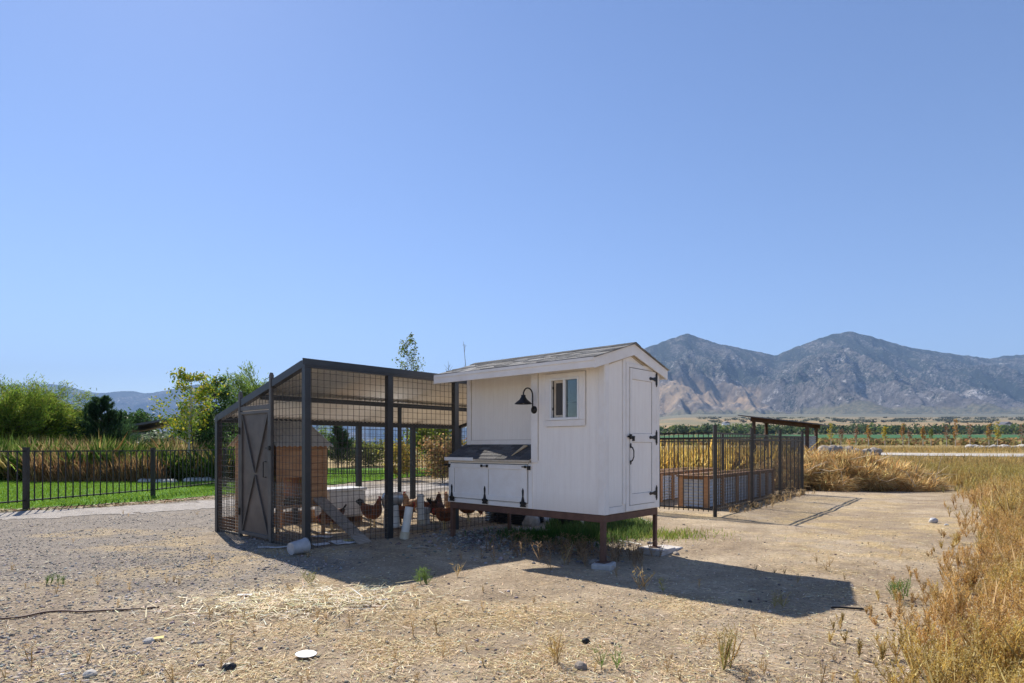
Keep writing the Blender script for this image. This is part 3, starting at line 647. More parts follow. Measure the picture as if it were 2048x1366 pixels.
for s, xe in ((-1, X0-.03), (1, X1+.03)):
    sh = MB(); n_ = 7; tot = abs(xe-PK)
    for r in range(n_+1):
        a = tot-(tot/n_)*r; b = max(a-(tot/n_)*1.25, -.02)
        if a < .02: break
        y = RY0-.045+random.uniform(-.1, 0)
        while y < RY1+.02:
            ya = max(y, RY0-.045); ye = min(y+random.uniform(.14, .33), RY1+.03); y = y+.0 if ye <= ya else ye
            if ye-ya < .01: y = ye+.02; continue
            g = random.choice((.20, .26, .31, .36, .42))*random.uniform(.9, 1.1); th = random.choice((.008, .014, .016))
            sh.prism([(PK+s*a, ya, zroof(PK+a)+.001), (PK+s*a, ya, zroof(PK+a)+.004+th), (PK+s*b, ya, zroof(PK+max(b, 0))+.009), (PK+s*b, ya, zroof(PK+max(b, 0))+.002)], (0, ye-ya-.004, 0), col=(g, g*.97, g*.93))
    sh.build('shingles', M['shingle'], roof)
m = MB(); y = RY0-.045
while y < RY1:
    g = random.uniform(.08, .16)
    for s in (-1, 1): m.prism([(PK, y, ZP+.026), (PK+s*.12, y, ZP-.12*SL+.018), (PK+s*.12, y, ZP-.12*SL+.010), (PK, y, ZP+.016)], (0, .16, 0), col=(g, g, g))
    y += .165
m.build('ridge_cap', M['shingle'], roof)
# rafter ends under the eave
for yy in (.3, .9, 1.55, 2.2, 2.8):
    MB().prism([(X0+.002, yy, zroof(X0)-.02), (.0, yy, zs(0)+.012), (.0, yy, zs(0)-.04), (X0+.002, yy, zroof(X0)-.075)], (0, .035, 0)).build('rafter', M['trim'], roof)
# steel frame
fr = MB(); q = .066
fr.box(.0, q, .0, LY, ZF-.10, ZF-.006); fr.box(D-q, D, .0, LY, ZF-.10, ZF-.006); fr.box(q+.001, D-q-.001, .0, q, ZF-.099, ZF-.007); fr.box(q+.001, D-q-.001, LY-q, LY, ZF-.099, ZF-.007); fr.box(q+.001, D-q-.001, 1.4, 1.46, ZF-.099, ZF-.007)
fr.build('base_frame', M['rust'], coop, bevel=.003)
for (x, y, s_) in ((.002, .002, .064), (D-.055, .002, .052), (.002, LY-.066, .064), (D-.055, LY-.066, .052)):
    p = cl(x+s_/2, y+s_/2); zb = g1(p[0], p[1]); zb = zb+(.07 if y < 1 else -.03)
    MB().box(x, x+s_, y, y+s_, zb+.01, ZF-.101).build('leg', M['rust'], coop, bevel=.003)
    if y < 1: MB().box(x-.05, x+s_+.05, y-.04, y+s_+.04, zb, zb+.0095).build('foot_plate', M['rust'], coop)
# pads
def pad(loc, rz, sx, sy, h, label):
    m = MB(); m.box(-sx/2, sx/2, -sy/2, sy/2, 0, h); o = m.build('concrete_pad', M['concrete'], None, bevel=.01); o.location = loc; o.rotation_euler = (0, 0, rz); return tag(o, label, 'concrete pad', 'concrete pads under the coop legs')
p = cl(.03, -.0); gz = g1(p[0], p[1]); pad((p[0]-.02, p[1], gz-.03), YAW+.35, .30, .26, .098, 'small pale concrete pad under the nearest brown coop leg')
p = cl(D-.03, .0); gz = g1(p[0], p[1]); pad((p[0]+.0, p[1]-.0, gz-.03), YAW-.05, .40, .40, .098, 'wide concrete paver under the right rear coop leg, partly in sunlight')
pad((p[0]+.18, p[1]+.16, gz-.03), YAW-.03, .40, .34, .075, 'second lower paver behind the right rear coop leg, fully in sunlight')
# gooseneck lamp
LYy = 1.16; lz = 2.02
p = cl(-.02, LYy, lz); lamp = thing('barn_lamp', p, YAW, 'black gooseneck barn lamp on the coop front wall left of the window', 'wall lamp')
MB().lathe([(0, .030), (.02, .028), (.045, .018), (.055, .006), (.055, 0)], (0, 0, 0), 20, axis=(-1, 0, 0)).build('wall_plate', M['ironblk'], lamp, smooth=True)
arm = [(-.03, 0, 0), (-.035, 0, .06), (-.035, 0, .14)]+[(-.135+.10*math.cos(a), 0, .20+.10*math.sin(a)) for a in np.linspace(0, math.pi, 12)]+[(-.235, 0, .16)]
MB().tube(arm, .010, 8).build('arm', M['ironblk'], lamp, smooth=True)
MB().lathe([(.012, .20), (.030, .195), (.034, .165), (.045, .150), (.052, .135), (.085, .108), (.118, .080), (.124, .070), (.121, .070), (.083, .100), (.045, .128)], (-.235, 0, 0), 28).build('lamp_shade', M['ironblk'], lamp, smooth=True)
MB().lathe([(0, .118), (.05, .116), (.09, .094), (.119, .073)], (-.235, 0, 0), 28).build('shade_lining', M['lampwhite'], lamp, smooth=True)
MB().lathe([(0, .075), (.018, .080), (.022, .095), (.012, .115)], (-.235, 0, 0), 12).build('bulb', M['lampwhite'], lamp, smooth=True)
# pale wedge added on the lid in place of a patch of sunlight
o = MB().prism([(-.02, 0, 0), (.30, -.07, 0), (.32, .02, 0)], (0, 0, .012)).build('sunlit_wedge', M['wood_pale'])
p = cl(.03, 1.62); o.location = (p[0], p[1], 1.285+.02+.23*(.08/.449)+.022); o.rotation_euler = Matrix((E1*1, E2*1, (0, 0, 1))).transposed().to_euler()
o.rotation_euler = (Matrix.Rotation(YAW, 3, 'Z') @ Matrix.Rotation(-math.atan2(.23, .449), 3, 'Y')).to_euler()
tag(o, 'pale wedge added on the dark shingled nest box lid for a sunlit patch', 'sunlit patch')

# ================================================================== PEN
PC = Vector((-2.98, 8.84, 0)); PYAW = YAW; PL = 5.84; PW = 3.02
def pl(x, y, z=0): p = PC+E1*x+E2*y; return (p.x, p.y, z)
pen = thing('chicken_run', (PC.x, PC.y, 0), PYAW, 'black steel chicken run with wire mesh sides and a sloping corrugated roof', 'chicken run')
def zt(y): return 2.74-.236*y        # top of the steel frame at e2=y
def pgz(x, y): q = pl(x, y); return g1(q[0], q[1])
PT = .095
def post(x, y, zt_, m='steel', w=PT, nm='post', zb=None):
    MB().box(x-w/2, x+w/2, y-w/2, y+w/2, pgz(x, y)-.05 if zb is None else zb, zt_).build(nm, M[m], pen, bevel=.003)
for i, x in enumerate((0, 1.46, 2.92, 4.38, 5.84)):
    post(x, 0, zt(0)-.096); post(x, PW, zt(PW)-.10)
post(2.83, 1.5, 2.28, w=.06)
m = MB(); m.box(-.05, PL+.05, -.05, .05, zt(0)-.095, zt(0)); m.build('beam', M['steel'], pen, bevel=.003)
m = MB(); m.box(-.05, PL+.05, PW-.05, PW+.05, zt(PW)-.099, zt(PW)-.0); m.build('beam', M['steel'], pen, bevel=.003)
m = MB(); m.box(.05, PL-.05, 1.46, 1.54, zt(1.5)-.125, zt(1.5)-.045); m.build('purlin', M['steel'], pen)
for x in (0, PL):
    MB().bar((x, .05, zt(.05)-.03), (x, PW-.0, zt(PW-.0)-.03), .09, .11).build('rafter', M['steel'], pen)
# corrugated roof sheet: ridges run down the slope
m = MB(); nx = int((PL+.06)/.019); vs = []; fs = []
for k, dz in ((0, 0), (1, .004)):
    for i in range(nx+1):
        x = -.03+i*.019; z = .017*math.cos(2*math.pi*x/.095)
        for y in (.02, PW+.14): vs.append((x, y, zt(y)-.012+z+dz))
b = 2*(nx+1)
for i in range(nx):
    fs.append((2*i, 2*i+1, 2*i+3, 2*i+2)); fs.append((b+2*i, b+2*i+2, b+2*i+3, b+2*i+1))
    fs.append((2*i, 2*i+2, b+2*i+2, b+2*i)); fs.append((2*i+1, b+2*i+1, b+2*i+3, 2*i+3))
fs.append((0, b, b+1, 1)); fs.append((2*nx, 2*nx+1, b+2*nx+1, b+2*nx)); m.add(vs, fs); m.build('roof_sheet', M['tin_under'], pen)
MB().box(-.09, PL+.09, -.062, -.0505, zt(0)-.06, zt(0)+.03).build('front_flashing', M['steel'], pen)
# wire mesh
def mesh_panel(o, u, W, ztop, zbot, su=.1016, sv=.1016, r=.0026, m='wire', wob=.006):
    o = Vector(o); u = Vector(u); mb = MB(); k = int(W/su)
    for i in range(k+1):
        t = i*su+(W-k*su)/2; a = o+u*t
        mb.bar((a.x, a.y, zbot(t)), (a.x, a.y, ztop(t)), r*2, r*2)
    z = max(.04, zbot(0)+.03); H = max(ztop(0), ztop(W))
    while z < H:
        lo, hi = 0.0, W
        if ztop(0) < z: lo = next((W*j/40 for j in range(41) if ztop(W*j/40) >= z), W)
        if ztop(W) < z: hi = next((W*j/40 for j in range(40, -1, -1) if ztop(W*j/40) >= z), 0)
        if hi-lo > .05:
            j = 5; pts = [o+u*(lo+(hi-lo)*i/j)+Vector((0, 0, z+random.uniform(-wob, wob))) for i in range(j+1)]
            for p_, q_ in zip(pts[:-1], pts[1:]): mb.bar(p_, q_, r*2, r*2)
        z += sv if not callable(sv) else sv(z)
    return mb.build('wire_mesh', M[m], pen)
xs_ = (0, 1.46, 2.92, 4.38, 5.84)
for a, b in zip(xs_[:-1], xs_[1:]):
    mesh_panel((a+.05, -.02, 0), (1, 0, 0), b-a-.1, lambda t: zt(0)-.10, lambda t, a=a: pgz(a, 0)-.02)
    mesh_panel((a+.05, PW+.02, 0), (1, 0, 0), b-a-.1, lambda t: zt(PW)-.10, lambda t, a=a: pgz(a, PW)-.02)
# gate side (x=0): gate posts at y=1.02 and 2.07
GY0, GY1 = 1.00, 2.08
for (a, b) in ((.05, GY0-.03), (GY1+.03, PW-.05)):
    mesh_panel((-.02, a, 0), (0, 1, 0), b-a, lambda t, a=a: zt(a+t)-.09, lambda t: -.03, sv=lambda z: .0508 if z < .85 else .1016)
    mesh_panel((-.028, a, 0), (0, 1, 0), b-a, lambda t: .95, lambda t: -.03, su=.0508, sv=.0508, r=.0016, m='wire_grey')
mesh_panel((-.01, GY0+.03, 0), (0, 1, 0), GY1-GY0-.06, lambda t: zt(GY0+t)-.09, lambda t: 2.16)
mesh_panel((PL, .05, 0), (0, 1, 0), PW-.1, lambda t: zt(.05+t)-.09, lambda t: pgz(PL, 1)-.02)
mesh_panel((.05, -.045, 0), (1, 0, 0), 1.36, lambda t: .72, lambda t: -.03, su=.0508, sv=.0762, r=.0013, m='wire_grey')
for y, zt2 in ((GY0, 2.62), (GY1, 2.39)):
    MB().box(-.055, .0, y-.028, y+.028, pgz(0, y)-.03, zt2).build('gate_post', M['steel_dusty'], pen, bevel=.003)
    MB().lathe([(0, .03), (.02, .028), (.028, .015), (.028, -.03)], (-.028, y, zt2), 10).build('post_cap', M['steel_dusty'], pen)
m = MB(); m.box(-.045, -.005, GY0+.03, GY1-.03, 2.09, 2.16); m.build('gate_header', M['steel_dusty'], pen)
for a_, b_ in ((.05, GY0-.03), (GY1+.03, PW-.05)): MB().box(-.012, .008, a_, b_, 0, .035).build('sill_bar', M['steel_dusty'], pen)
gate = MB(); gz0 = .05; gz1 = 2.075; ga, gb = GY0+.035, GY1-.035
gate.box(-.022, -.016, ga+.04, gb-.04, gz0+.04, gz1-.04); gt = gate.build('gate', M['gate_sheet'], pen)
m = MB(); m.box(-.050, -.008, ga, ga+.045, gz0, gz1); m.box(-.050, -.008, gb-.045, gb, gz0, gz1); m.box(-.049, -.009, ga+.045, gb-.045, gz1-.045, gz1); m.box(-.049, -.009, ga+.045, gb-.045, gz0, gz0+.05)
m.build('gate_frame', M['steel_dusty'], gt, bevel=.003)
ym = (ga+gb)/2; zm = (gz0+gz1)/2; m = MB()
for s in (-1, 1):
    for v in (-1, 1): m.bar((-.030, ym+s*(gb-ym-.06), zm+v*(gz1-zm-.06)), (-.030, ym+s*.012, zm+v*.02), .016, .035, up=(1, 0, 0))
m.build('cross_brace', M['steel_dusty'], gt)
MB().tube([(-.05, ga+.09, 1.02), (-.10, ga+.09, 1.02), (-.10, ga+.09, 1.26), (-.05, ga+.09, 1.26)], .009, 8).build('handle', M['black'], gt)
MB().box(-.075, -.05, ga-.08, ga+.09, 1.465, 1.485).box(-.085, -.05, ga-.06, ga-.02, 1.44, 1.51).build('latch', M['black'], gt)
for z in (.42, 1.76): MB().tube([(-.06, gb+.012, z-.06), (-.06, gb+.012, z+.06)], .016, 8).build('hinge', M['black'], gt)
# kick board along the rear
for a, b in zip(xs_[:2], xs_[1:3]): MB().box(a+.055, b-.055, PW-.03, PW-.005, -.02, .24).build('kick_board', M['cedar_d'], pen)

# ---- little wooden hen house in the run
hh = thing('hen_house', pl(0, 0, g1(*pl(.6, 1.8)[:2])), PYAW, 'small cedar hen house with a corrugated gable roof inside the wire run', 'hen house')
hx0, hx1, hy0, hy1 = .12, .98, 1.12, 2.62; hz0, hz1 = .56, 1.56; hym = (hy0+hy1)/2; hzp = 1.95
def boards(name, segs, m='cedar'):
    b = MB()
    for s_ in segs: b.box(*s_)
    return b.build(name, M[m], hh, bevel=.002)
bs = []
nb_ = 9; bh = (hz1-hz0)/nb_
for i in range(nb_):
    z0 = hz0+i*bh; z1 = z0+bh-.004; off = random.uniform(0, .004)
    if i < 4:   # window opening on the run side
        bs += [(hx0+.001, hx0+.10, hy0-off, hy0+.02, z0, z1), (hx0+.46, hx1-.001, hy0-off, hy0+.02, z0, z1)]
    else: bs.append((hx0+.001, hx1-.001, hy0-off, hy0+.02, z0, z1))
boards('front_wall', bs)
bs = []
for i in range(nb_):
    z0 = hz0+i*bh; bs.append((hx0, hx0+.02, hy0+.021, hy1, z0, z0+bh-.004)); bs.append((hx1-.02, hx1, hy0+.021, hy1, z0, z0+bh-.004))
boards('side_wall', bs)
bs = [(hx0+.02, hx1-.02, hy1-.02, hy1-.001, hz0+i*bh, hz0+i*bh+bh-.004) for i in range(4, nb_)]; boards('rear_wall', bs)
m = MB()
for x in (hx0, hx1-.02): m.prism([(x, hy0, hz1), (x, hy1, hz1), (x, hym, hzp-.03)], (.02, 0, 0))
m.build('gable', M['cedar'], hh)
m = MB(); m.box(hx0-.02, hx0+.06, hy0-.022, hy0-.005, hz0-.05, hz1); m.box(hx1-.06, hx1+.02, hy0-.022, hy0-.005, hz0-.05, hz1); m.box(hx0+.07, hx0+.105, hy0-.021, hy0-.005, hz0, hz0+4*bh); m.box(hx0+.455, hx0+.49, hy0-.021, hy0-.005, hz0, hz0+4*bh); m.box(hx0+.06, hx1-.06, hy0-.0225, hy0-.005, hz0+4*bh, hz0+4*bh+.04); m.box(hx0+.06, hx1-.06, hy0-.0225, hy0-.005, hz0-.05, hz0+.0)
m.build('trim_board', M['cedar'], hh)
MB().box(hx0, hx1, hy0+.0, hy1, hz0-.03, hz0-.002).build('floor', M['cedar_d'], hh)
for x in (hx0+.0, hx1-.05):
    for y in (hy0, hy1-.05): MB().box(x, x+.05, y, y+.05, -.03, hz0-.031).build('leg', M['cedar'], hh)
for s in (-1, 1):
    vs = []; fs = []; k = 60
    for j, dz in ((0, 0), (1, .005)):
        for i in range(k+1):
            x = hx0-.08+i*(hx1-hx0+.16)/k; zz = .009*math.cos(2*math.pi*x/.09)
            vs += [(x, hym, hzp+zz+dz), (x, hym+s*(hym-hy0+.13), hz1-.05+zz+dz)]
    b = 2*(k+1)
    for i in range(k): fs += [(2*i, 2*i+1, 2*i+3, 2*i+2), (b+2*i, b+2*i+2, b+2*i+3, b+2*i+1), (2*i, 2*i+2, b+2*i+2, b+2*i), (2*i+1, b+2*i+1, b+2*i+3, 2*i+3)]
    fs += [(0, b, b+1, 1), (2*k, 2*k+1, b+2*k+1, b+2*k)]
    MB().add(vs, fs).build('roof_sheet', M['tin_old'], hh)
# straw bedding and sticks in the house
P = np.stack([RNG.uniform(hx0+.1, hx1-.1, 250), RNG.uniform(hy0+.05, hy0+.7, 250), RNG.uniform(hz0, hz0+.07, 250)], 1)
Dn = RNG.normal(size=(250, 3)); Dn[:, 2] = np.abs(Dn[:, 2])*.3
V, Fc, C = blades(P, Dn, RNG.uniform(.06, .2, 250), np.full(250, .006), pick([(.55, .42, .22), (.42, .30, .15)], 250))
npmesh('bedding', V, Fc, C, M['straw'], hh)
# ramp
a = Vector(gp(628, 985, .72)+(.70,)); b = Vector(gp(731, 1090)+(.02,)); ac = Vector((a.x-.0, a.y, 0))
o = MB(); d = (b-a).normalized(); sd = Vector((.80, .6, 0)); sd = (sd-d*sd.dot(d)).normalized(); up = d.cross(sd)
o.obox((a+b)/2, d*((b-a).length/2), sd*.11, up*.014)
for i in range(1, 9):
    c = a+(b-a)*(i/9.5)+up*(.020 if up.z > 0 else -.020); o.obox(c, d*.010, sd*.10, up*.006)
tag(o.build('ramp', M['wood_grey'], None, bevel=.002), 'grey weathered plank ramp leaning up to the cedar hen house', 'ramp')

# ---- feeders, waterer, tub
def tubefeeder(px, py, h, lean, label, cap=True):
    x, y = gp(px, py); t = thing('tube_feeder', (x, y, g1(x, y)), 0, label, 'tube feeder', 'white pipe feeders in the run')
    mb = MB(); mb.lathe([(.0, 0), (.066, 0), (.066, h), (.058, h), (.058, .05)], (0, 0, 0), 18); q = mb.build('pipe', M['pvc'], t, smooth=False)
    mb = MB(); mb.lathe([(.0, .0), (.075, .001), (.078, .07), (.070, .12), (.067, .12)], (0, 0, 0), 18); mb.build('base_cap', M['pvc_dirty'], t)
    t.rotation_euler = lean; return t
tubefeeder(808, 1079, .52, (R(-3), R(9), 0), 'nearer white pipe feeder leaning right, open topped, beside the middle run post')
x_, y_ = pl(2.9, .8)[:2]
tubefeeder(842, 1050, .60, (R(2), R(-1), 0), 'farther taller white pipe feeder standing upright with a stained base')
x, y = gp(783, 1054); t = thing('poultry_waterer', (x, y, g1(x, y)), .3, 'galvanised drum waterer lying on an upturned white bucket in the run', 'waterer')
MB().lathe([(0, 0), (.15, 0), (.155, .02), (.13, .40), (.12, .41), (0, .41)], (0, 0, 0), 24).build('bucket_stand', M['pvc'], t, smooth=False)
MB().lathe([(0, -.2), (.06, -.195), (.115, -.15), (.12, 0), (.115, .16), (.05, .20), (0, .205)], (.02, 0, .53), 20, axis=(1, .3, .0)).build('drum', M['galv'], t, smooth=True)
MB().lathe([(.13, -.02), (.15, -.01), (.15, .02), (.13, .02)], (-.12, -.04, .50), 20, axis=(1, .3, 0)).build('drum_rim', M['galv'], t)
# white tub with lid
x, y = at(680, 12.2), 12.2; t = thing('storage_tub', (x, y, g1(x, y)+.0), YAW, 'cream plastic tub with a white lid standing behind the hen house', 'storage tub')
MB().prism([(-.42, -.26, .12), (.42, -.26, .12), (.42, .26, .12), (-.42, .26, .12)], (0, 0, .52)).build('tub', M['pvc'], t, bevel=.03)
MB().box(-.45, .45, -.29, .29, .64, .69).build('lid', M['vinyl'], t, bevel=.01)
for sx in (-.3, .3): MB().box(sx-.09, sx+.09, -.2, .2, -.02, .119).build('support_block', M['cedar_d'], t)
# feed tray board
x, y = pl(2.55, .55)[:2]; o = MB().box(-.32, .32, -.16, .16, 0, .025).box(-.32, .32, -.175, -.161, 0, .05).box(-.32, .32, .161, .175, 0, .05).build('feed_tray', M['wood_grey']); o.location = (x, y, g1(x, y)+.01); o.rotation_euler = (0, 0, .5)
tag(o, 'flat grey wooden tray on the ground behind the nearer pipe feeder', 'feed tray')
o = MB().lathe([(0, .02), (.12, .02), (.15, .10), (.158, .10), (.13, 0), (0, 0)], (0, 0, 0), 24).build('feed_pan', M['galv'], None, smooth=False); x, y = pl(3.1, 1.1)[:2]; o.location = (x, y, g1(x, y)+.22); 
tag(o, 'shallow metal feed pan raised on a block beside the run post', 'feed pan')
o = MB().box(-.11, .11, -.1, .1, -.02, .235).build('stone_block', M['concrete'], None, bevel=.01); o.location = (x, y, g1(x, y)-.02); tag(o, 'grey concrete block holding up the metal feed pan', 'concrete block')
# lying grey bucket at the corner post
x, y = gp(596, 1112); bk = thing('bucket', (x, y+.05, g1(x, y)+.105), 0, 'grey plastic bucket lying on its side against the near corner post', 'bucket')
ax = Vector((.55, .8, .06)).normalized()*-1
MB().lathe([(0, .19), (.115, .19), (.118, .185), (.142, -.13), (.150, -.135), (.150, -.15), (.137, -.15), (.112, .17), (0, .175)], (0, 0, 0), 28, axis=ax).build('shell', M['bucket'], bk, smooth=False)
hp = [Vector((0, 0, 0))+(Vector((0, 0, 1)).rotation_difference(ax).to_matrix() @ Vector((.152*math.cos(a), .152*math.sin(a), -.13-.06*math.sin(a)))) for a in np.linspace(0, math.pi, 14)]
MB().tube(hp, .003, 5).build('handle', M['wire_grey'], bk)
bk.scale = (.72, .72, .72)
# papers
def sheet(px, py, w, d, rz, label, m='paper', inkm=None, name='paper_sheet'):
    x, y = gp(px, py); nx_, ny_ = 8, 6; vs = []; fs = []
    s0 = random.uniform(0, 9)
    for j in range(ny_+1):
        for i in range(nx_+1):
            u, v = (i/nx_-.5)*w, (j/ny_-.5)*d; vs.append((u, v, .012+.035*float(fbm(u*6+s0, v*6, 3, 5))))
    for j in range(ny_):
        for i in range(nx_): k = j*(nx_+1)+i; fs.append((k, k+1, k+nx_+2, k+nx_+1))
    o = MB().add(vs, fs).build(name, M[m]); sm = o.modifiers.new('thick', 'SOLIDIFY'); sm.thickness = .002
    o.location = (x, y, g1(x, y)); o.rotation_euler = (0, 0, rz); return tag(o, label, 'paper')
sheet(690, 1088, .42, .34, .6, 'white feed sack sheet with a yellow patch at the foot of the ramp')
o = sheet(698, 1087, .16, .14, .6, 'yellow printed patch on the white sack sheet under the ramp', 'paper_y'); o.location.z += .01
sheet(640, 1076, .40, .13, -.1, 'crumpled white paper strip just inside the run behind the corner post')
sheet(641, 1092, .24, .16, .7, 'small crumpled white paper nearest the corner post inside the run')
sheet(552, 1098, .50, .05, .12, 'long thin white paper strip left of the lying bucket')
sheet(648, 1068, .3, .10, -.4, 'grey white paper scrap beneath the raised hen house')
# white plate, scraps in the open
x, y = gp(612, 1313); o = MB().lathe([(0, .006), (.06, .006), (.095, .018), (.10, .018), (.065, 0), (0, 0)], (0, 0, 0), 24).build('plate', M['vinyl'], None, smooth=True); o.location = (x, y, g1(x, y)+.012); o.rotation_euler = (R(2), R(3), 0); o.scale = (.75, .72, .5); tag(o, 'round white plate lying on the dirt in the lower left foreground', 'plate')
o = sheet(313, 1279, .10, .06, .4, 'small folded pale yellow scrap on the dirt near the hose end', 'paper_y')
sheet(490, 1192, .14, .05, .2, 'thin white scrap on the bright straw patch')

# ---- hens
def hen(px, py, rz, k=1.0, m='hen', down=0.0, label='', tail='tailblk'):
    x, y = gp(px, py); t = thing('hen', (x, y, g1(x, y)), rz, label, 'hen', 'hens in the wire run')
    neck = Vector((.115, 0, .385)); head = Vector((.135, 0, .445)); tip = Vector((.168, 0, .44))
    if down: neck = neck.lerp(Vector((.20, 0, .20)), down); head = head.lerp(Vector((.245, 0, .11)), down); tip = tip.lerp(Vector((.265, 0, .085)), down)
    sp_ = [((-.205, 0, .375), .008, .016), ((-.18, 0, .345), .03, .045), ((-.145, 0, .31), .055, .068), ((-.10, 0, .275), .08, .088), ((-.045, 0, .245), .10, .105), ((.02, 0, .232), .108, .110), ((.075, 0, .255), .098, .100), ((.105, 0, .305), .070, .072),
         (tuple(neck), .046, .048), (tuple(neck.lerp(head, .6)), .034, .036), (tuple(head), .032, .034), (tuple(head.lerp(tip, .6)), .024, .026), (tuple(tip), .010, .012)]
    n = 14; vs = []; fs = []; pts = [Vector(s_[0]) for s_ in sp_]
    for i, (c, rw, rh) in enumerate(sp_):
        d = (pts[min(i+1, len(pts)-1)]-pts[max(i-1, 0)]).normalized(); sidev = Vector((0, 1, 0)); upv = sidev.cross(d)*-1; rw *= 1.12; rh *= 1.12 if i < 8 else 1.0
        for j in range(n):
            a_ = 2*math.pi*j/n; vs.append(pts[i]+sidev*rw*math.cos(a_)+upv*rh*math.sin(a_))
    for i in range(len(sp_)-1):
        for j in range(n): j2 = (j+1) % n; fs.append((i*n+j, i*n+j2, (i+1)*n+j2, (i+1)*n+j))
    fs.append(tuple(range(n))); fs.append(tuple((len(sp_)-1)*n+j for j in range(n)))
    b = MB().add(vs, fs).build('body', M[m], t, smooth=True); sb = b.modifiers.new('sub', 'SUBSURF'); sb.levels = 1; sb.render_levels = 2
    wg = MB()
    for s in (-1, 1):
        w_ = [(.07, .095*s, .30), (.02, .112*s, .305), (-.06, .105*s, .29), (-.14, .070*s, .29), (-.17, .05*s, .27), (-.11, .085*s, .225), (-.03, .112*s, .205), (.05, .108*s, .225)]
        wg.prism([(a_, b_*1.02, c_) for a_, b_, c_ in w_], (0, .010*s, 0))
    wg.build('wing', M['hen_d' if m == 'hen' else m], t, bevel=.004)
    tf = MB()
    for j in range(7):
        a_ = (j-3)*.13; base = Vector((-.165, a_*.1, .335)); e = base+Vector((-.07+abs(a_)*.02, a_*.14, .10-abs(a_)*.06)); tf.prism([base+Vector((0, 0, -.022)), base+Vector((0, 0, .022)), e+Vector((0, 0, .02)), e+Vector((-.012, 0, 0)), e+Vector((0, 0, -.02))], (0, .004, 0))
    tf.build('tail', M[tail], t)
    hd = (tip-head).normalized(); hu = Vector((0, 1, 0)).cross(hd)*-1
    if hu.z < 0 and not down: hu = -hu
    cm = MB(); c0 = head+hu*.028
    cm.prism([c0-hd*.03+Vector((0, -.003, 0)), c0-hd*.032+hu*.018+Vector((0, -.003, 0)), c0-hd*.015+hu*.014+Vector((0, -.003, 0)), c0-hd*.008+hu*.030+Vector((0, -.003, 0)), c0+hd*.006+hu*.016+Vector((0, -.003, 0)), c0+hd*.016+hu*.022+Vector((0, -.003, 0)), c0+hd*.024-hu*.006+Vector((0, -.003, 0))], (0, .006, 0))
    for s in (-1, 1): cm.lathe([(0, -.016), (.008, -.01), (.009, .004), (0, .014)], tip+Vector((-.012, .008*s, 0))-hu*.028, 8)
    cm.lathe([(0, -.006), (.019, -.002), (.019, .004), (0, .006)], head+hd*.012+Vector((0, -.026, -.002)), 10, axis=(0, 1, 0)); cm.lathe([(0, -.006), (.019, -.002), (.019, .004), (0, .006)], head+hd*.012+Vector((0, .026, -.002)), 10, axis=(0, 1, 0))
    cm.build('comb', M['comb'], t)
    MB().tube([tip-hd*.006, tip+hd*.012, tip+hd*.026-hu*.004], [.009, .006, .001], 6).build('beak', M['henleg'], t)
    for s in (-1, 1): MB().lathe([(0, -.004), (.004, -.002), (.004, .002), (0, .004)], head+hd*.014+hu*.004+Vector((0, s*.032, 0)), 8, axis=(0, 1, 0)).build('eye', M['black'], t)
    for s in (-1, 1):
        l_ = MB(); l_.tube([(.02, .045*s, .20), (.005, .05*s, .12)], [.036, .018], 8); l_.tube([(.005, .05*s, .125), (.012, .05*s, .065), (.0, .05*s, .008)], [.014, .011, .011], 7)
        for dx, dy in ((.05, 0), (.04, .028), (.04, -.028), (-.028, 0)): l_.tube([(0, .05*s, .008), (dx, .05*s+dy, .005)], [.009, .005], 5)
        l_.build('leg', M['henleg'], t)
    t.scale = (k, k, k); return t
hen(744, 1054, R(-20), 1.18, 'hen', 0, 'largest red brown hen standing alone right of the ramp, head raised', 'tailblk')
hen(808, 1052, R(18), 1.1, 'hen', .25, 'red brown hen half hidden behind the middle run post, facing right')
hen(822, 1034, R(160), 1.12, 'hen_l', 0, 'pale necked hen facing left between the two pipe feeders', 'hen_d')
hen(856, 1040, R(205), 1.1, 'hen', .15, 'brown hen just right of the taller pipe feeder')
hen(873, 1045, R(80), 1.22, 'hen_d', 0, 'dark brown hen standing tall behind the taller pipe feeder, head up')
hen(890, 1058, R(170), 1.1, 'hen', .45, 'mottled brown hen lowering its head beside the front coop leg', 'hen')
hen(903, 1032, R(150), 1.05, 'hen_l', 0, 'buff headed hen farthest back near the nest box corner', 'hen_d')
hen(936, 1040, R(15), 1.15, 'hen', .9, 'brown hen pecking under the coop, its head hidden by the floor frame', 'hen')
hen(664, 1058, R(190), 1.05, 'hen_d', .7, 'dark hen pecking in the shade behind the ramp')

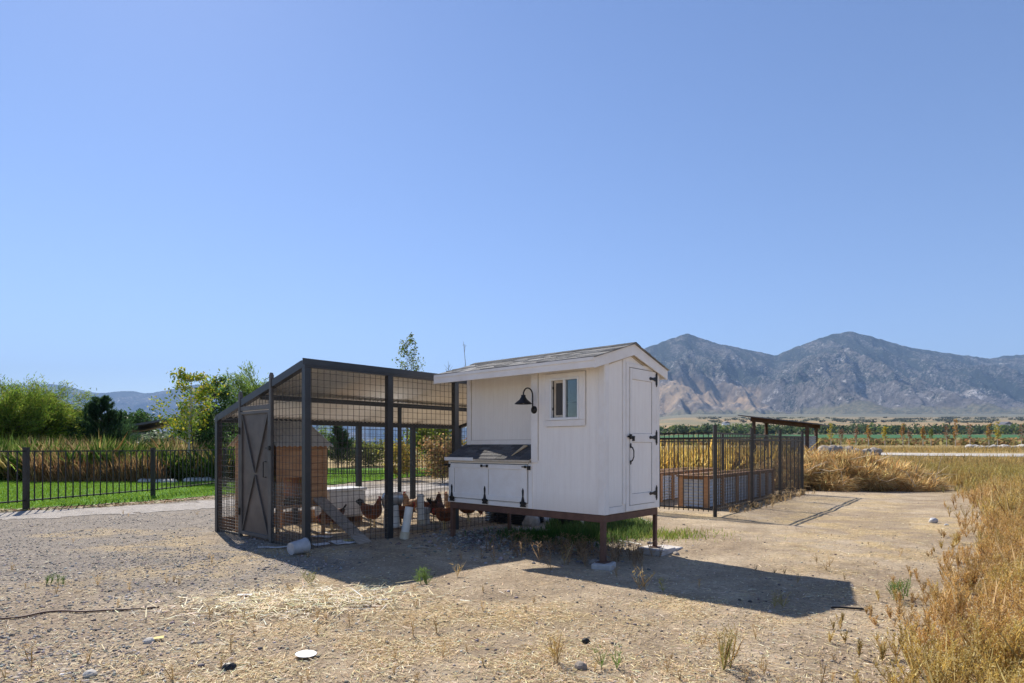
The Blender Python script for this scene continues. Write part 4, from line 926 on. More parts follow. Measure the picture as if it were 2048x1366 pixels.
# ================================================================== FENCES
def fence(name, pts, H, label, m, spacing, rails, group=None, post_over=.08, picket=.018, postw=.06, zb=.10, npk=None, skip_first=False, posts=None):
    """pts: post positions. one thing: posts, panels (each rails + pickets)"""
    p0 = pts[0]; t = thing(name, (p0[0], p0[1], g1(*p0)), 0, label, 'fence', group); o = Vector((p0[0], p0[1], g1(*p0)))
    W = [Vector((x, y, g1(x, y)))-o for x, y in pts]
    for i, q in enumerate(W):
        if i == len(W)-1 and (q-W[0]).length < .2: continue
        if skip_first and i == 0: continue
        pm = MB(); pm.box(q.x-postw/2, q.x+postw/2, q.y-postw/2, q.y+postw/2, q.z-.05, q.z+H+post_over); pm.box(q.x-postw/2-.006, q.x+postw/2+.006, q.y-postw/2-.006, q.y+postw/2+.006, q.z+H+post_over, q.z+H+post_over+.018)
        e = (W[min(i+1, len(W)-1)]-W[max(i-1, 0)]); 
        po = pm.build('post', m, t)
    for a, b in zip(W[:-1], W[1:]):
        d = (b-a); L = d.length; d.normalize(); A = a+d*postw*.55; B = b-d*postw*.55; mb = MB()
        for r in rails: mb.bar(A+Vector((0, 0, r)), B+Vector((0, 0, r)), .028, .032)
        n = npk or max(2, int(round(L/spacing)))
        for k in range(1, n):
            q = a+(b-a)*(k/n); mb.box(q.x-picket/2, q.x+picket/2, q.y-picket/2, q.y+picket/2, q.z+zb, q.z+H-.01)
        mb.build('panel', m, t)
    return t
fence('picket_fence', [(-12.25, 10.45), (-11.47, 14.4), (-10.77, 18.3), (-10.45, 22.2), (-10.3, 26.2), (-10.1, 30.2)], 1.40, 'black metal picket fence between the gravel drive and the lawn on the left', M['fence'], .2, (1.385, .22), npk=19, zb=.21-.03, post_over=.06, postw=.10, picket=.022)
fence('picket_fence', [(-10.1, 30.2), (-7.6, 30.6), (-5.1, 31.0), (-2.6, 31.4)], 1.45, 'black picket fence across the far side of the lawn, seen through the run', M['fence'], .13, (1.43, .15), zb=.1, post_over=.06, picket=.03)
P1 = Vector((4.35, 13.07)); ue = Vector((.617, .787)); un = Vector((-.787, .617))
def eq(a, b): q = P1+ue*a+un*b; return (q.x, q.y)
enc = fence('garden_fence', [eq(0, 0), eq(2.57, 0), eq(5.13, 0), eq(7.7, 0), eq(7.7, 2.5), eq(7.7, 5.0), eq(5.13, 5.0), eq(2.57, 5.0), eq(0, 5.0), eq(0, 2.5), eq(.0, .03)], 1.82,
    'tall bronze picket fence enclosing the raised planter beds right of the coop', M['fence_br'], .113, (1.80, 1.68, .16), zb=.10, picket=.016, postw=.065, post_over=.13)
# ---- raised planters
def planter(a0, b0, L, Wd, label, H=.80):
    x, y = eq(a0, b0); t = thing('raised_planter', (x, y, g1(x, y)), math.atan2(ue.y, ue.x), label, 'planter', 'corrugated raised garden beds')
    m = MB(); pitch = .076
    def sheet_(p, u, n_, W_):
        vs = []; fs = []; k = int(H*.86/(pitch/6))
        for i in range(k+1):
            z = .03+i*pitch/6; off = .012*math.cos(2*math.pi*z/pitch)
            for s_ in (0, W_): q = Vector(p)+Vector(u)*s_+Vector(n_)*off; vs.append((q.x, q.y, z))
        for i in range(k): fs.append((2*i, 2*i+1, 2*i+3, 2*i+2))
        m.add(vs, fs)
    sheet_((0, .03, 0), (1, 0, 0), (0, 1, 0), L); sheet_((0, Wd-.03, 0), (1, 0, 0), (0, 1, 0), L); sheet_((.03, 0, 0), (0, 1, 0), (1, 0, 0), Wd); sheet_((L-.03, 0, 0), (0, 1, 0), (1, 0, 0), Wd)
    m.build('corrugated_side', M['tin'], t)
    xs__ = [0, L/3, 2*L/3, L] if L > 2 else [0, L/2, L]
    for i, xx in enumerate(xs__):
        xa = min(max(xx-.06, -.015), L-.105)
        for ya in (-.02, Wd-.10): MB().box(xa, xa+.12, ya, ya+.12, -.03, H-.04).build('corner_post', M['cedar'], t, bevel=.003)
    f = MB(); f.box(-.05, L+.05, -.05, .09, H-.039, H); f.box(-.05, L+.05, Wd-.09, Wd+.05, H-.039, H); f.box(-.05, .09, .091, Wd-.091, H-.038, H-.001); f.box(L-.09, L+.05, .091, Wd-.091, H-.038, H-.001)
    f.box(.05, L-.05, -.0, .025, H-.10, H-.04); f.box(.05, L-.05, Wd-.03, Wd-.005, H-.10, H-.04); f.box(.005, .03, .05, Wd-.05, H-.10, H-.04)
    f.build('top_rail', M['cedar_d'], t, bevel=.003)
    MB().box(.035, L-.035, .035, Wd-.035, H-.16, H-.12).build('soil', M['ground'], t)
    n = 160; P = np.stack([RNG.uniform(.1, L-.1, n), RNG.uniform(.1, Wd-.1, n), np.full(n, H-.12)], 1); Dn = RNG.normal(size=(n, 3))*.6; Dn[:, 2] = 1
    V, Fc, C = blades(P, Dn, RNG.uniform(.08, .28, n), np.full(n, .008), pick([(.5, .36, .15), (.35, .25, .11)], n), .2); npmesh('dry_stalks', V, Fc, C, M['straw'], t)
planter(1.5, .72, 3.3, .72, 'nearest corrugated raised bed with cedar posts, right behind the front fence post')
planter(5.0, .72, 2.2, .72, 'farther corrugated raised bed in line behind the nearest one along the right fence')
planter(1.9, 2.45, 2.4, 1.0, 'corrugated raised bed in the second row, its corner just right of the coop wall')
planter(4.7, 2.45, 2.4, 1.0, 'rearmost corrugated raised bed in the second row, beside the tumbleweeds')
# ---- lean-to
M['darkwood'] = mat('dark_stained_wood', (.055, .032, .02), (.11, .06, .035), 5, .7, bump=.2)
f1 = Vector((11.1, 28, 0)); uu = Vector((2.33, -.24, 0)); vv = Vector((1.4, 2.0, 0))
zz = g1(12, 28)
ln = thing('lean_to', (f1.x, f1.y, zz), 0, 'small open lean-to with a flat brown roof on four posts behind the fence', 'lean-to')
for s_, t_ in ((0, 0), (1, 0), (0, 1), (1, 1)):
    q = uu*s_+vv*t_; MB().box(q.x-.06, q.x+.06, q.y-.06, q.y+.06, -.1, 2.68-.25*s_).build('post', M['darkwood'], ln)
for t_ in (0, 1): MB().bar(vv*t_-uu*.06+Vector((0, 0, 2.76)), vv*t_+uu*1.08+Vector((0, 0, 2.47)), .09, .20).build('beam', M['darkwood'], ln)
a = -uu*.25-vv*.2; b = uu*1.25-vv*.2; m = MB()
m.prism([a+Vector((0, 0, 2.91)), b+Vector((0, 0, 2.50)), b+Vector((0, 0, 2.54)), a+Vector((0, 0, 2.95))], vv*1.35); m.build('roof', M['roofgrey'], ln)
a = uu*.50+vv*1.0; b = uu*1.0+vv*1.0
vs = []; fs = []
for i in range(131):
    z = .3+i*.0132; off = Vector((-.3, -.95, 0))*.012*math.cos(2*math.pi*z/.105)+Vector((-.03, -.07, 0))
    for q in (a, b): vs.append(q+off+Vector((0, 0, z)))
for i in range(130): fs.append((2*i, 2*i+1, 2*i+3, 2*i+2))
MB().add(vs, fs).build('back_panel', M['tin'], ln)

# ================================================================== TREES
GREENS = dict(willow=[(.17, .27, .035), (.25, .34, .045), (.11, .18, .025), (.32, .36, .07)],
    maple=[(.34, .36, .03), (.44, .38, .03), (.14, .24, .035), (.22, .32, .04)], dark=[(.05, .11, .03), (.075, .15, .04), (.035, .08, .025)],
    pine=[(.03, .065, .028), (.045, .095, .04), (.065, .12, .045)], sparse=[(.13, .19, .03), (.20, .22, .035), (.10, .14, .03)],
    yellow=[(.42, .33, .05), (.30, .28, .05), (.35, .22, .06)], silver=[(.16, .21, .13), (.12, .17, .09), (.2, .25, .16)])
def tree(kind, x, y, H, Wd, trunk_h, label, cols, nleaf, leaf, style='round', bark='bark', cat='tree', group=None, gap=.5, lean=0.0, seed=None, trunk_r=None):
    rs = random.Random(seed if seed is not None else int(x*131+y*17)); z0 = g1(x, y)
    t = thing(kind, (x, y, z0), 0, label, cat, group); tk = MB(); tips = []
    r0 = trunk_r or H*.016
    if style in ('round', 'willow'):
        nst = 1 if style == 'round' else 7
        for s_ in range(nst):
            a = rs.uniform(0, 6.28); sp = 0 if nst == 1 else .25
            base = Vector((math.cos(a)*sp, math.sin(a)*sp, 0)); top = Vector((math.cos(a)*(Wd*.22 if nst > 1 else 0)+lean, math.sin(a)*(Wd*.22 if nst > 1 else 0), H*(.62 if nst > 1 else .85)))
            pts = [base+(top-base)*u+Vector((rs.uniform(-1, 1), rs.uniform(-1, 1), 0))*H*.012*u for u in (0, .25, .5, .75, 1)]; pts[0].z = -.1
            tk.tube(pts, [r0*(1-.8*u)/(1.6 if nst > 1 else 1) for u in (0, .25, .5, .75, 1)], 7)
            nb = 44 if nst == 1 else 14
            for k in range(nb):
                u = rs.uniform(trunk_h/H/.85 if nst == 1 else .3, 1); o_ = base+(top-base)*u; az = rs.uniform(0, 6.28)
                if nst == 1: L = Wd*.5*math.sqrt(max(.05, 1-(2*(u-.45)/1.2)**2))*rs.uniform(.6, 1.05); dz = rs.uniform(.25, .9)
                else: L = Wd*.42*rs.uniform(.5, 1.0); dz = rs.uniform(.0, 1.3)
                d = Vector((math.cos(az), math.sin(az), dz)).normalized(); e = o_+d*L
                e.z = min(e.z, H*rs.uniform(.86, 1.0)); mid = (o_+e)/2+Vector((0, 0, -.04*L)); tk.tube([o_, mid, e], [r0*.3*(1-u*.4), r0*.18, r0*.05], 5)
                for v in (.45, .65, .85, 1.0): tips.append((o_+(e-o_)*v, L*.26, d))
    elif style == 'column':
        tk.tube([(0, 0, -.1), (lean*.5, 0, H*.5), (lean, 0, H)], [r0, r0*.6, r0*.1], 6)
        for k in range(40):
            u = rs.uniform(trunk_h/H, .98); az = rs.uniform(0, 6.28); L = Wd*.5*rs.uniform(.4, 1)*(1.15-u*.7); d = Vector((math.cos(az), math.sin(az), 1.3)).normalized(); o_ = Vector((lean*u, 0, H*u)); e = o_+d*L
            tk.tube([o_, e], [r0*.25, r0*.05], 4)
            for v in (.4, .7, 1.0): tips.append((o_+(e-o_)*v, L*.28, d))
    elif style == 'pine':
        tk.tube([(0, 0, -.1), (0, 0, H*.95)], [r0*1.3, r0*.15], 7)
        for k in range(170):
            u = (rs.random()**1.15)*.93+.05; az = rs.uniform(0, 6.28); L = Wd*.5*(1-u*.88)*rs.uniform(.6, 1.1); o_ = Vector((0, 0, H*u*.95)); d = Vector((math.cos(az), math.sin(az), .42)).normalized(); e = o_+d*L; e.z += L*.25
            tk.tube([o_, (o_+e)/2-Vector((0, 0, .03*L)), e], [r0*.22, r0*.15, r0*.05], 4)
            for v in (.35, .5, .65, .8, .9, 1.0): tips.append((o_+(e-o_)*v, L*.09+.03, (d+Vector((0, 0, .7))).normalized()))
        for k in range(16):
            az = rs.uniform(0, 6.28); rr_ = Wd*.42*math.sqrt(rs.random()); zb_ = H*(.93-.75*rr_/Wd)*rs.uniform(.78, 1.0); sh = H*rs.uniform(.08, .16)
            for v in range(7): tips.append((Vector((math.cos(az)*rr_, math.sin(az)*rr_, zb_+sh*(v/6-.5))), .03, Vector((rs.uniform(-.4, .4), rs.uniform(-.4, .4), 1)).normalized()))
    if trunk_h >= 0: tk.build('trunk', M[bark], t)
    T = np.array([list(a_) for a_, _, _ in tips]); SR = np.array([b_ for _, b_, _ in tips]); DD = np.array([list(c_) for _, _, c_ in tips]); idx = RNG.integers(0, len(tips), nleaf)
    wt = RNG.random(len(tips)) > gap*.35; idx = idx[wt[idx]]
    if style == 'willow':
        P = T[idx]+RNG.normal(size=(len(idx), 3))*np.minimum(SR[idx], Wd*.07)[:, None]*.5
        D_ = DD[idx]*.8+RNG.normal(size=(len(idx), 3))*.45; D_[:, 2] += .25
        C = pick(cols, len(idx), .25); V, Fc, C = blades(P, D_, RNG.uniform(.5, 1.2, len(idx))*leaf*2.6, np.full(len(idx), leaf*.40), C, .3)
    elif style == 'pine':
        P = T[idx]+RNG.normal(size=(len(idx), 3))*SR[idx][:, None]*.45; D_ = DD[idx]*.9+RNG.normal(size=(len(idx), 3))*.5; D_[:, 2] += .35
        C = pick(cols, len(idx), .2); V, Fc, C = blades(P, D_, RNG.uniform(.6, 1.2, len(idx))*leaf*1.6, np.full(len(idx), leaf*.22), C)
    else:
        P = T[idx]+RNG.normal(size=(len(idx), 3))*SR[idx][:, None]*.55
        C = pick(cols, len(idx), .2); V, Fc, C = leaves(P, RNG.uniform(.6, 1.2, len(idx))*leaf, C)
    npmesh('crown', V, Fc, C, M['leaf'], t); return t
G_ = GREENS
def tx(px, Y): return at(px, Y)
tree('willow_tree', tx(28, 36), 36, 5.75, 7.2, .3, 'large bright green rounded willow at the far left edge', G_['willow'], 64000, .085, 'willow', seed=3)
tree('willow_tree', tx(-110, 38), 38, 5.0, 6.5, .3, 'green willow mostly outside the left picture edge', G_['willow'], 12000, .12, 'willow', seed=5)
tree('pine_tree', tx(203, 38), 38, 4.65, 5.2, .2, 'dark conical young pine behind the cattails', G_['pine'], 46000, .12, 'pine', seed=8)
for i, (px, Y, H_, W_, c, lb, st) in enumerate([(140, 46, 4.2, 5, 'dark', 'dark green bush between the left willow and the pine', 'round'), (262, 56, 4.6, 6.0, 'dark', 'rounded dark tree right of the pine, beside the grey house roof', 'round'), (335, 44, 2.3, 3.6, 'silver', 'grey green shrub in front of the grey house', 'round'),
        (412, 40, 3.6, 4.6, 'dark', 'dense dark green shrub below the yellowing maple', 'round'), (60, 52, 4.0, 7, 'dark', 'dark thicket behind the left willow', 'round')]):
    tree('shrub' if H_ < 4 else 'leafy_tree', tx(px, Y), Y, H_, W_, .4, lb, G_[c], 9000, .15, st, seed=20+i, gap=.2)
tree('maple_tree', tx(377, 26.5), 26.5, 5.3, 3.1, 1.5, 'yellowing green maple with a pale trunk on the lawn', G_['maple'], 6200, .080, 'round', 'bark_pale', seed=12, gap=1.7, lean=.1, trunk_r=.06)
tree('poplar_tree', tx(432, 31), 31, 5.35, 2.9, .8, 'dark green upright tree just right of the yellowing maple', G_['dark']+[(.10, .17, .04), (.13, .2, .06)], 9000, .075, 'round', seed=14, gap=.5, trunk_r=.06)
tree('willow_tree', tx(560, 40), 40, 7.2, 6.2, .6, 'light green willow rising behind the run roof', [(.20, .30, .06), (.29, .38, .09), (.14, .22, .05)], 40000, .095, 'willow', seed=16)
tree('willow_tree', tx(500, 44), 44, 5.4, 5.0, .6, 'lower light green willow left of the taller one behind the run', [(.15, .24, .05), (.2, .28, .06)], 10000, .13, 'willow', seed=17)
tree('aspen_sapling', tx(815, 29), 29, 7.9, 1.9, 3.2, 'tall thin sapling with sparse leaves above the run roof', G_['sparse'], 1500, .060, 'round', seed=18, gap=.6, trunk_r=.035)
tree('conifer', tx(676, 43), 43, 3.1, 3.4, .2, 'dark evergreen seen through the run beyond the far fence', G_['pine']+[(.05, .10, .04)], 12000, .13, 'pine', seed=19)
tree('leafy_tree', tx(860, 33), 33, 3.0, 3.4, .5, 'yellow green bushy tree seen through the right end of the run', [(.22, .28, .04), (.3, .33, .05), (.14, .2, .03)], 6500, .10, 'round', seed=22)
tree('shrub', tx(800, 27), 27, 1.7, 2.0, .1, 'dry tan shrub beside the drive seen through the run', G_['yellow'], 3500, .06, 'round', seed=23, cat='shrub')
tree('shrub', tx(885, 25), 25, 1.9, 2.4, .1, 'orange brown dry shrub at the right end of the drive behind the run', [(.45, .28, .12), (.35, .22, .1), (.3, .25, .08)], 4500, .07, 'round', seed=24, cat='shrub')
tree('shrub', tx(735, 46), 46, 1.6, 5.0, .1, 'low yellow green bushes beyond the far fence seen through the run', [(.25, .26, .07), (.15, .18, .05)], 5000, .12, 'round', seed=25, cat='shrub')
# bare twigs showing above the coop roof
def bare(px, Y, H_, lean, label, seed):
    rs = random.Random(seed); x = tx(px, Y); t = MB(); a = Vector((x, Y, g1(x, Y)-.1)); top = Vector((x+lean, Y, H_))
    t.tube([a, a.lerp(top, .5)+Vector((.05, 0, 0)), top], [.05, .03, .006], 6)
    for k in range(16):
        u = .4+.58*rs.random(); o_ = a.lerp(top, u); az = rs.uniform(0, 6.28); L = rs.uniform(.25, .7)*(1.3-u)*1.3; e = o_+Vector((math.cos(az)*L*.7, math.sin(az)*L*.5, L)); e.z = min(e.z, H_*.97); t.tube([o_, e], [.009, .003], 4)
    return tag(t.build('bare_sapling', M['bark']), label, 'tree')
bare(948, 26, 1.5+(HY-683)*26/F, -.45, 'bare leaning twig rising above the coop roof, taller of the two', 2)
bare(912, 27, 1.5+(HY-722)*27/F, -.35, 'shorter bare twig just left of the coop roof', 4)
# tree stake near the maple
x = tx(393, 26.3); tag(MB().tube([(x, 26.3, g1(x, 26.3)-.05), (x-.25, 26.3, 2.6)], .025, 6).build('tree_stake', M['fence']), 'dark thin stake leaning beside the pale maple trunk', 'stake')
# grey house far left
x = tx(294, 50); hs = thing('grey_house', (x, 50, 0), R(12), 'low grey house with a sloping roof beyond the cattails', 'house')
MB().box(-1.5, 3.6, -2, 3, -.1, 2.6).build('wall', M['housewall'], hs)
MB().prism([(-1.9, -2.4, 2.75), (4.0, -2.4, 3.9), (4.0, -2.4, 4.05), (-1.9, -2.4, 2.92)], (0, 6, 0)).build('roof', M['roofgrey'], hs)
wn = MB().box(-1.35, -.75, -2.03, -2.005, 1.5, 2.1).build('window', M['vinyl'], hs)
MB().box(-1.3, -1.07, -2.04, -2.031, 1.55, 2.05).box(-1.03, -.8, -2.04, -2.031, 1.55, 2.05).build('pane', M['black'], wn)
# ---- right-hand row of saplings beyond the road
row = [(1662, 850, 'y'), (1682, 862, 'b'), (1712, 858, 'b'), (1737, 852, 'o'), (1770, 856, 'y'), (1806, 848, 'o'), (1818, 862, 'b'), (1846, 856, 'o'), (1862, 860, 'g'), (1893, 852, 'b'), (1911, 835, 'o'), (1940, 850, 'b'), (1978, 850, 'o'), (1995, 846, 'y'), (2043, 851, 'b'), (2090, 846, 'y')]
desc = {'y': 'yellow leaved', 'b': 'nearly bare brown', 'o': 'orange and brown', 'g': 'green'}
posn = ['beside the lean-to', 'second from the lean-to', 'third from the lean-to', 'fourth from the lean-to', 'fifth from the lean-to', 'sixth from the lean-to', 'seventh from the lean-to, short', 'left of the short green one', 'the only bushy green one in the row', 'just right of the short green one',
        'tallest of the row', 'right of the tallest one', 'eighth tree from the right', 'brightest near the right edge', 'at the right picture edge', 'just beyond the right picture edge']
posn[12] = 'left of the brightest yellow one'
cl_ = {'y': [(.5, .38, .04), (.35, .33, .06)], 'b': [(.3, .17, .09), (.22, .13, .08)], 'o': [(.45, .22, .05), (.3, .16, .06), (.4, .3, .06)], 'g': [(.14, .18, .04), (.25, .26, .06)]}
for i, (px, top, c) in enumerate(row):
    Y = 76+(i % 3)*1.5; x = tx(px, Y); z0 = g1(x, Y); Ht = CH+(HY-top)*Y/F-z0
    tree('sapling', x, Y, Ht, 1.6, .8, f'{desc[c]} roadside sapling, {posn[i]}', cl_[c], 420 if c != 'b' else 260, .10, 'column', 'bark_pale', group='saplings along the far road', seed=50+i, gap=.8, trunk_r=.05)
# far tree belt and scrub: uncountable masses
def clumps(name, n, xf, yf, hf, rf, cols, leaf, per, label, cat, zoff=0):
    L = []
    X = xf(n); Y = yf(X); Z = G(X, Y); Hh = hf(n); Rr = rf(n)
    idx = np.repeat(np.arange(n), per); q = RNG.normal(size=(len(idx), 3)); q /= np.linalg.norm(q, axis=1, keepdims=True); q *= RNG.random((len(idx), 1))**.4
    P = np.stack([X[idx]+q[:, 0]*Rr[idx], Y[idx]+q[:, 1]*Rr[idx], Z[idx]+Hh[idx]*(.5+.5*q[:, 2])+zoff], 1)
    tone = RNG.uniform(.7, 1.35, n)[idx][:, None]
    V, Fc, C = leaves(P, RNG.uniform(.6, 1.3, len(idx))*leaf, pick(cols, len(idx), .2)*tone)
    o = npmesh(name, V, Fc, C, M['leaf']); return tag(o, label, cat, kind='stuff')
def band(px0, px1, Ya, Yb):
    def xf(n): return RNG.uniform(px0, px1, n)
    return xf
def mk(name, n, px0, px1, Y0, Y1, h, r, cols, leaf, per, label, cat):
    PX = RNG.uniform(px0, px1, n); YY = RNG.uniform(Y0, Y1, n)
    clumps(name, n, lambda k: (PX-CX)/F*YY, lambda X: YY, lambda k: RNG.uniform(*h, n), lambda k: RNG.uniform(*r, n), cols, leaf, per, label, cat)
mk('far_tree_belt', 330, 1150, 2300, 600, 680, (4.5, 11), (5, 11), [(.05, .085, .035), (.08, .12, .045), (.12, .15, .04)], 1.7, 70, 'belt of green trees beyond the green crop field', 'trees')
mk('far_shrubs', 170, 1400, 2250, 1300, 2300, (3, 7), (6, 22), [(.06, .075, .05), (.09, .10, .06)], 2.6, 40, 'scattered dark shrubs and trees on the tan plain under the mountains', 'shrubs')
mk('field_scrub', 1500, 1280, 2300, 84, 225, (.5, 1.1), (.8, 2.2), [(.26, .21, .08), (.2, .2, .08), (.33, .2, .09)], .35, 26, 'low dry scrub in the field beyond the sapling row', 'scrub')
# stones along the road and white rocks
def stone(x, y, r, m='rock', label='', sq=.6, name='stone', group=None, sd=0):
    rs = random.Random(sd or int(x*97+y*31)); import bmesh
    bm = bmesh.new(); bmesh.ops.create_icosphere(bm, subdivisions=2, radius=1)
    for v in bm.verts:
        n = float(fbm(v.co.x*1.3+sd, v.co.y*1.3+v.co.z*1.7, 3, 60+sd % 50)); v.co *= .72+.55*n; v.co.z = max(v.co.z, -.5)
        v.co = Vector((v.co.x*r, v.co.y*r*.8, v.co.z*r*sq))
    me = bpy.data.meshes.new(name); bm.to_mesh(me); bm.free(); me.materials.append(M[m])
    o = bpy.data.objects.new(name, me); COL.objects.link(o); o.location = (x, y, g1(x, y)+r*sq*.3); o.rotation_euler = (0, 0, rs.uniform(0, 6)); tag(o, label, 'stone', group); return o
for i in range(26):
    px = 1935+i*5.2; Y = 70+RNG.uniform(-1.5, 1.5); stone(tx(px, Y), Y, RNG.uniform(.22, .6), 'rock_pale', 'pale boulder in the line of stones at the far right field edge', .6, 'boulder', 'pale boulders along the far field edge', 300+i)
for i in range(30):
    px = 1635+i*4.2; Y = 33+i*.35+RNG.uniform(-.6, .6); o = stone(tx(px, Y), Y, RNG.uniform(.2, .45), 'rock', 'grey brown rock in the row of rocks behind the tumbleweed pile', .7, 'rock', 'rocks behind the tumbleweed pile', 400+i); o.location.z = CH-(908-HY-RNG.uniform(0, 8))*Y/F
# rocks carry on a low berm
# berm under the rock row
bx = np.linspace(-1, 1, 60); by = np.linspace(-1, 1, 18)
def bermz(u, v):
    x = 20.5+u*6; y = 38+u*5.5+v*2.6; top = CH-(909-HY)*y/F
    return x, y, np.maximum(G(x, y)-.05, G(x, y)-.05+(top-.1-G(x, y))*np.clip(1-v*v, 0, 1)*np.clip((1-u**4), 0, 1)*(.85+.2*fbm(x*.9, y*.9, 3, 8)))
U_, V_ = np.meshgrid(bx, by); X_, Y_, Z_ = bermz(U_, V_); i = np.arange(59)[None]+np.arange(17)[:, None]*60
tag(npmesh('berm', np.stack([X_, Y_, Z_], -1).reshape(-1, 3), np.stack([i, i+1, i+61, i+60], -1).reshape(-1, 4), np.full((X_.size, 3), (.36, .30, .23)), M['ground'], smooth=True), kind='structure')

# ================================================================== GROUND COVER
def in_struct(x, y):  # keep scatter off pads/legs
    return np.zeros(len(x), bool)
# pebbles
def icoproto():
    t = (1+5**.5)/2
    v = np.array([(-1, t, 0), (1, t, 0), (-1, -t, 0), (1, -t, 0), (0, -1, t), (0, 1, t), (0, -1, -t), (0, 1, -t), (t, 0, -1), (t, 0, 1), (-t, 0, -1), (-t, 0, 1)])/1.9
    f = np.array([(0, 11, 5), (0, 5, 1), (0, 1, 7), (0, 7, 10), (0, 10, 11), (1, 5, 9), (5, 11, 4), (11, 10, 2), (10, 7, 6), (7, 1, 8), (3, 9, 4), (3, 4, 2), (3, 2, 6), (3, 6, 8), (3, 8, 9), (4, 9, 5), (2, 4, 11), (6, 2, 10), (8, 6, 7), (9, 8, 1)])
    return v, f
IV, IF = icoproto()
def pebbles(name, X, Y, r, cols, label, p=None):
    n = len(X); Z = G(X, Y); sc = r[:, None]*RNG.uniform(.55, 1.25, (n, 3))*np.array([1, 1, .62]); a = RNG.uniform(0, 6.28, n); ca, sa = np.cos(a)[:, None], np.sin(a)[:, None]
    v = IV[None]*(1+RNG.normal(0, .16, (n, 12, 1)))*sc[:, None, :]
    vx = v[..., 0]*ca-v[..., 1]*sa; vy = v[..., 0]*sa+v[..., 1]*ca
    V = np.stack([vx+X[:, None], vy+Y[:, None], v[..., 2]+(Z+r*.15)[:, None]], -1).reshape(-1, 3)
    Fc = (IF[None]+np.arange(n)[:, None, None]*12).reshape(-1, 3)
    return tag(npmesh(name, V, Fc, np.repeat(pick(cols, n, .18, p), 12, 0), M['pebble']), label, 'gravel', kind='stuff')
def scatter_screen(n, py0, py1, px0=-60, px1=2110, pw=1.0):
    """ground points spread evenly as seen from the photographer: denser near, over an area that runs past the frame"""
    u = RNG.random(n); py = py0+(py1-py0)*u**pw; px = RNG.uniform(px0, px1, n); Y = CH*F/(py-HY); return (px-CX)/F*Y, Y
X, Y = scatter_screen(110000, 985, 1420, -500, 1500); gm = gravel_mask(X, Y); k = RNG.random(len(X)) < gm*.95*(.45+.55*sstep(.4, .6, fbm(X*1.3, Y*1.3, 3, 70))); X, Y = X[k][:34000], Y[k][:34000]
pebbles('gravel', X, Y, RNG.gamma(3, .0021, len(X))+.0035, [(.40, .375, .35), (.28, .26, .24), (.54, .50, .46), (.36, .30, .25), (.19, .18, .17)], 'loose grey gravel over the dirt in the left foreground')
X, Y = scatter_screen(14000, 985, 1420, -400, 2300); pebbles('small_stones', X, Y, RNG.gamma(1.6, .0028, len(X))+.0025, [(.42, .36, .29), (.25, .21, .18), (.55, .50, .44), (.14, .12, .11)], 'small scattered stones over the whole dirt yard')
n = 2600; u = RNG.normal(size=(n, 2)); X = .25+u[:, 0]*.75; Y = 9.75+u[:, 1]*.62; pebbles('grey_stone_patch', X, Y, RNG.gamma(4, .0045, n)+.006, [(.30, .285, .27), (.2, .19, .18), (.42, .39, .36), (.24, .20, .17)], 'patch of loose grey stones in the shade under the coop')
# dry straw litter
def straw(name, X, Y, L, cols, label, w=.005, lift=.012):
    n = len(X); Z = G(X, Y)+RNG.uniform(.003, lift, n); a = RNG.uniform(0, 6.28, n); D_ = np.stack([np.cos(a), np.sin(a), RNG.normal(0, .10, n)+.03], 1)
    V, Fc, C = blades(np.stack([X, Y, Z], 1), D_, L, np.full(n, w)*RNG.uniform(.6, 1.5, n), pick(cols, n, .2), RNG.uniform(-.12, .12, n), None, True)
    return tag(npmesh(name, V, Fc, C, M['straw']), label, 'straw', kind='stuff')
X, Y = scatter_screen(330000, 990, 1420, -200, 2300); sm = straw_mask(X, Y)*sstep(.30, .62, fbm(X*3.3, Y*3.3, 3, 77)); k = RNG.random(len(X)) < .13+sm*.85*(1-.75*gravel_mask(X, Y)); X, Y = X[k][:120000], Y[k][:120000]
straw('straw_litter', X, Y, RNG.gamma(2.2, .016, len(X))+.012, [(.74, .58, .33), (.60, .45, .24), (.84, .72, .50), (.42, .30, .17)], 'dry straw and chopped stems littering the dirt yard', .0042)
n = 2600; X = -2.0+RNG.normal(0, .55, n); Y = 5.85+RNG.normal(0, .28, n)+.15*(X+2); straw('pale_straw_patch', X, Y, RNG.gamma(3, .035, n)+.03, [(.80, .70, .46), (.70, .56, .32), (.86, .78, .60)], 'bright pale straw patch in the left foreground', .007, .05)
n = 2600; q = RNG.uniform(0, 1, (n, 2)); lx_ = q[:, 0]*5.6+.1; ly_ = q[:, 1]*2.9; XX = PC.x+E1.x*lx_+E2.x*ly_; YY = PC.y+E1.y*lx_+E2.y*ly_
straw('run_litter', XX, YY, RNG.gamma(3, .022, n)+.02, [(.5, .42, .28), (.35, .27, .18), (.65, .6, .5)], 'trampled straw and feathers on the ground inside the run', .007)
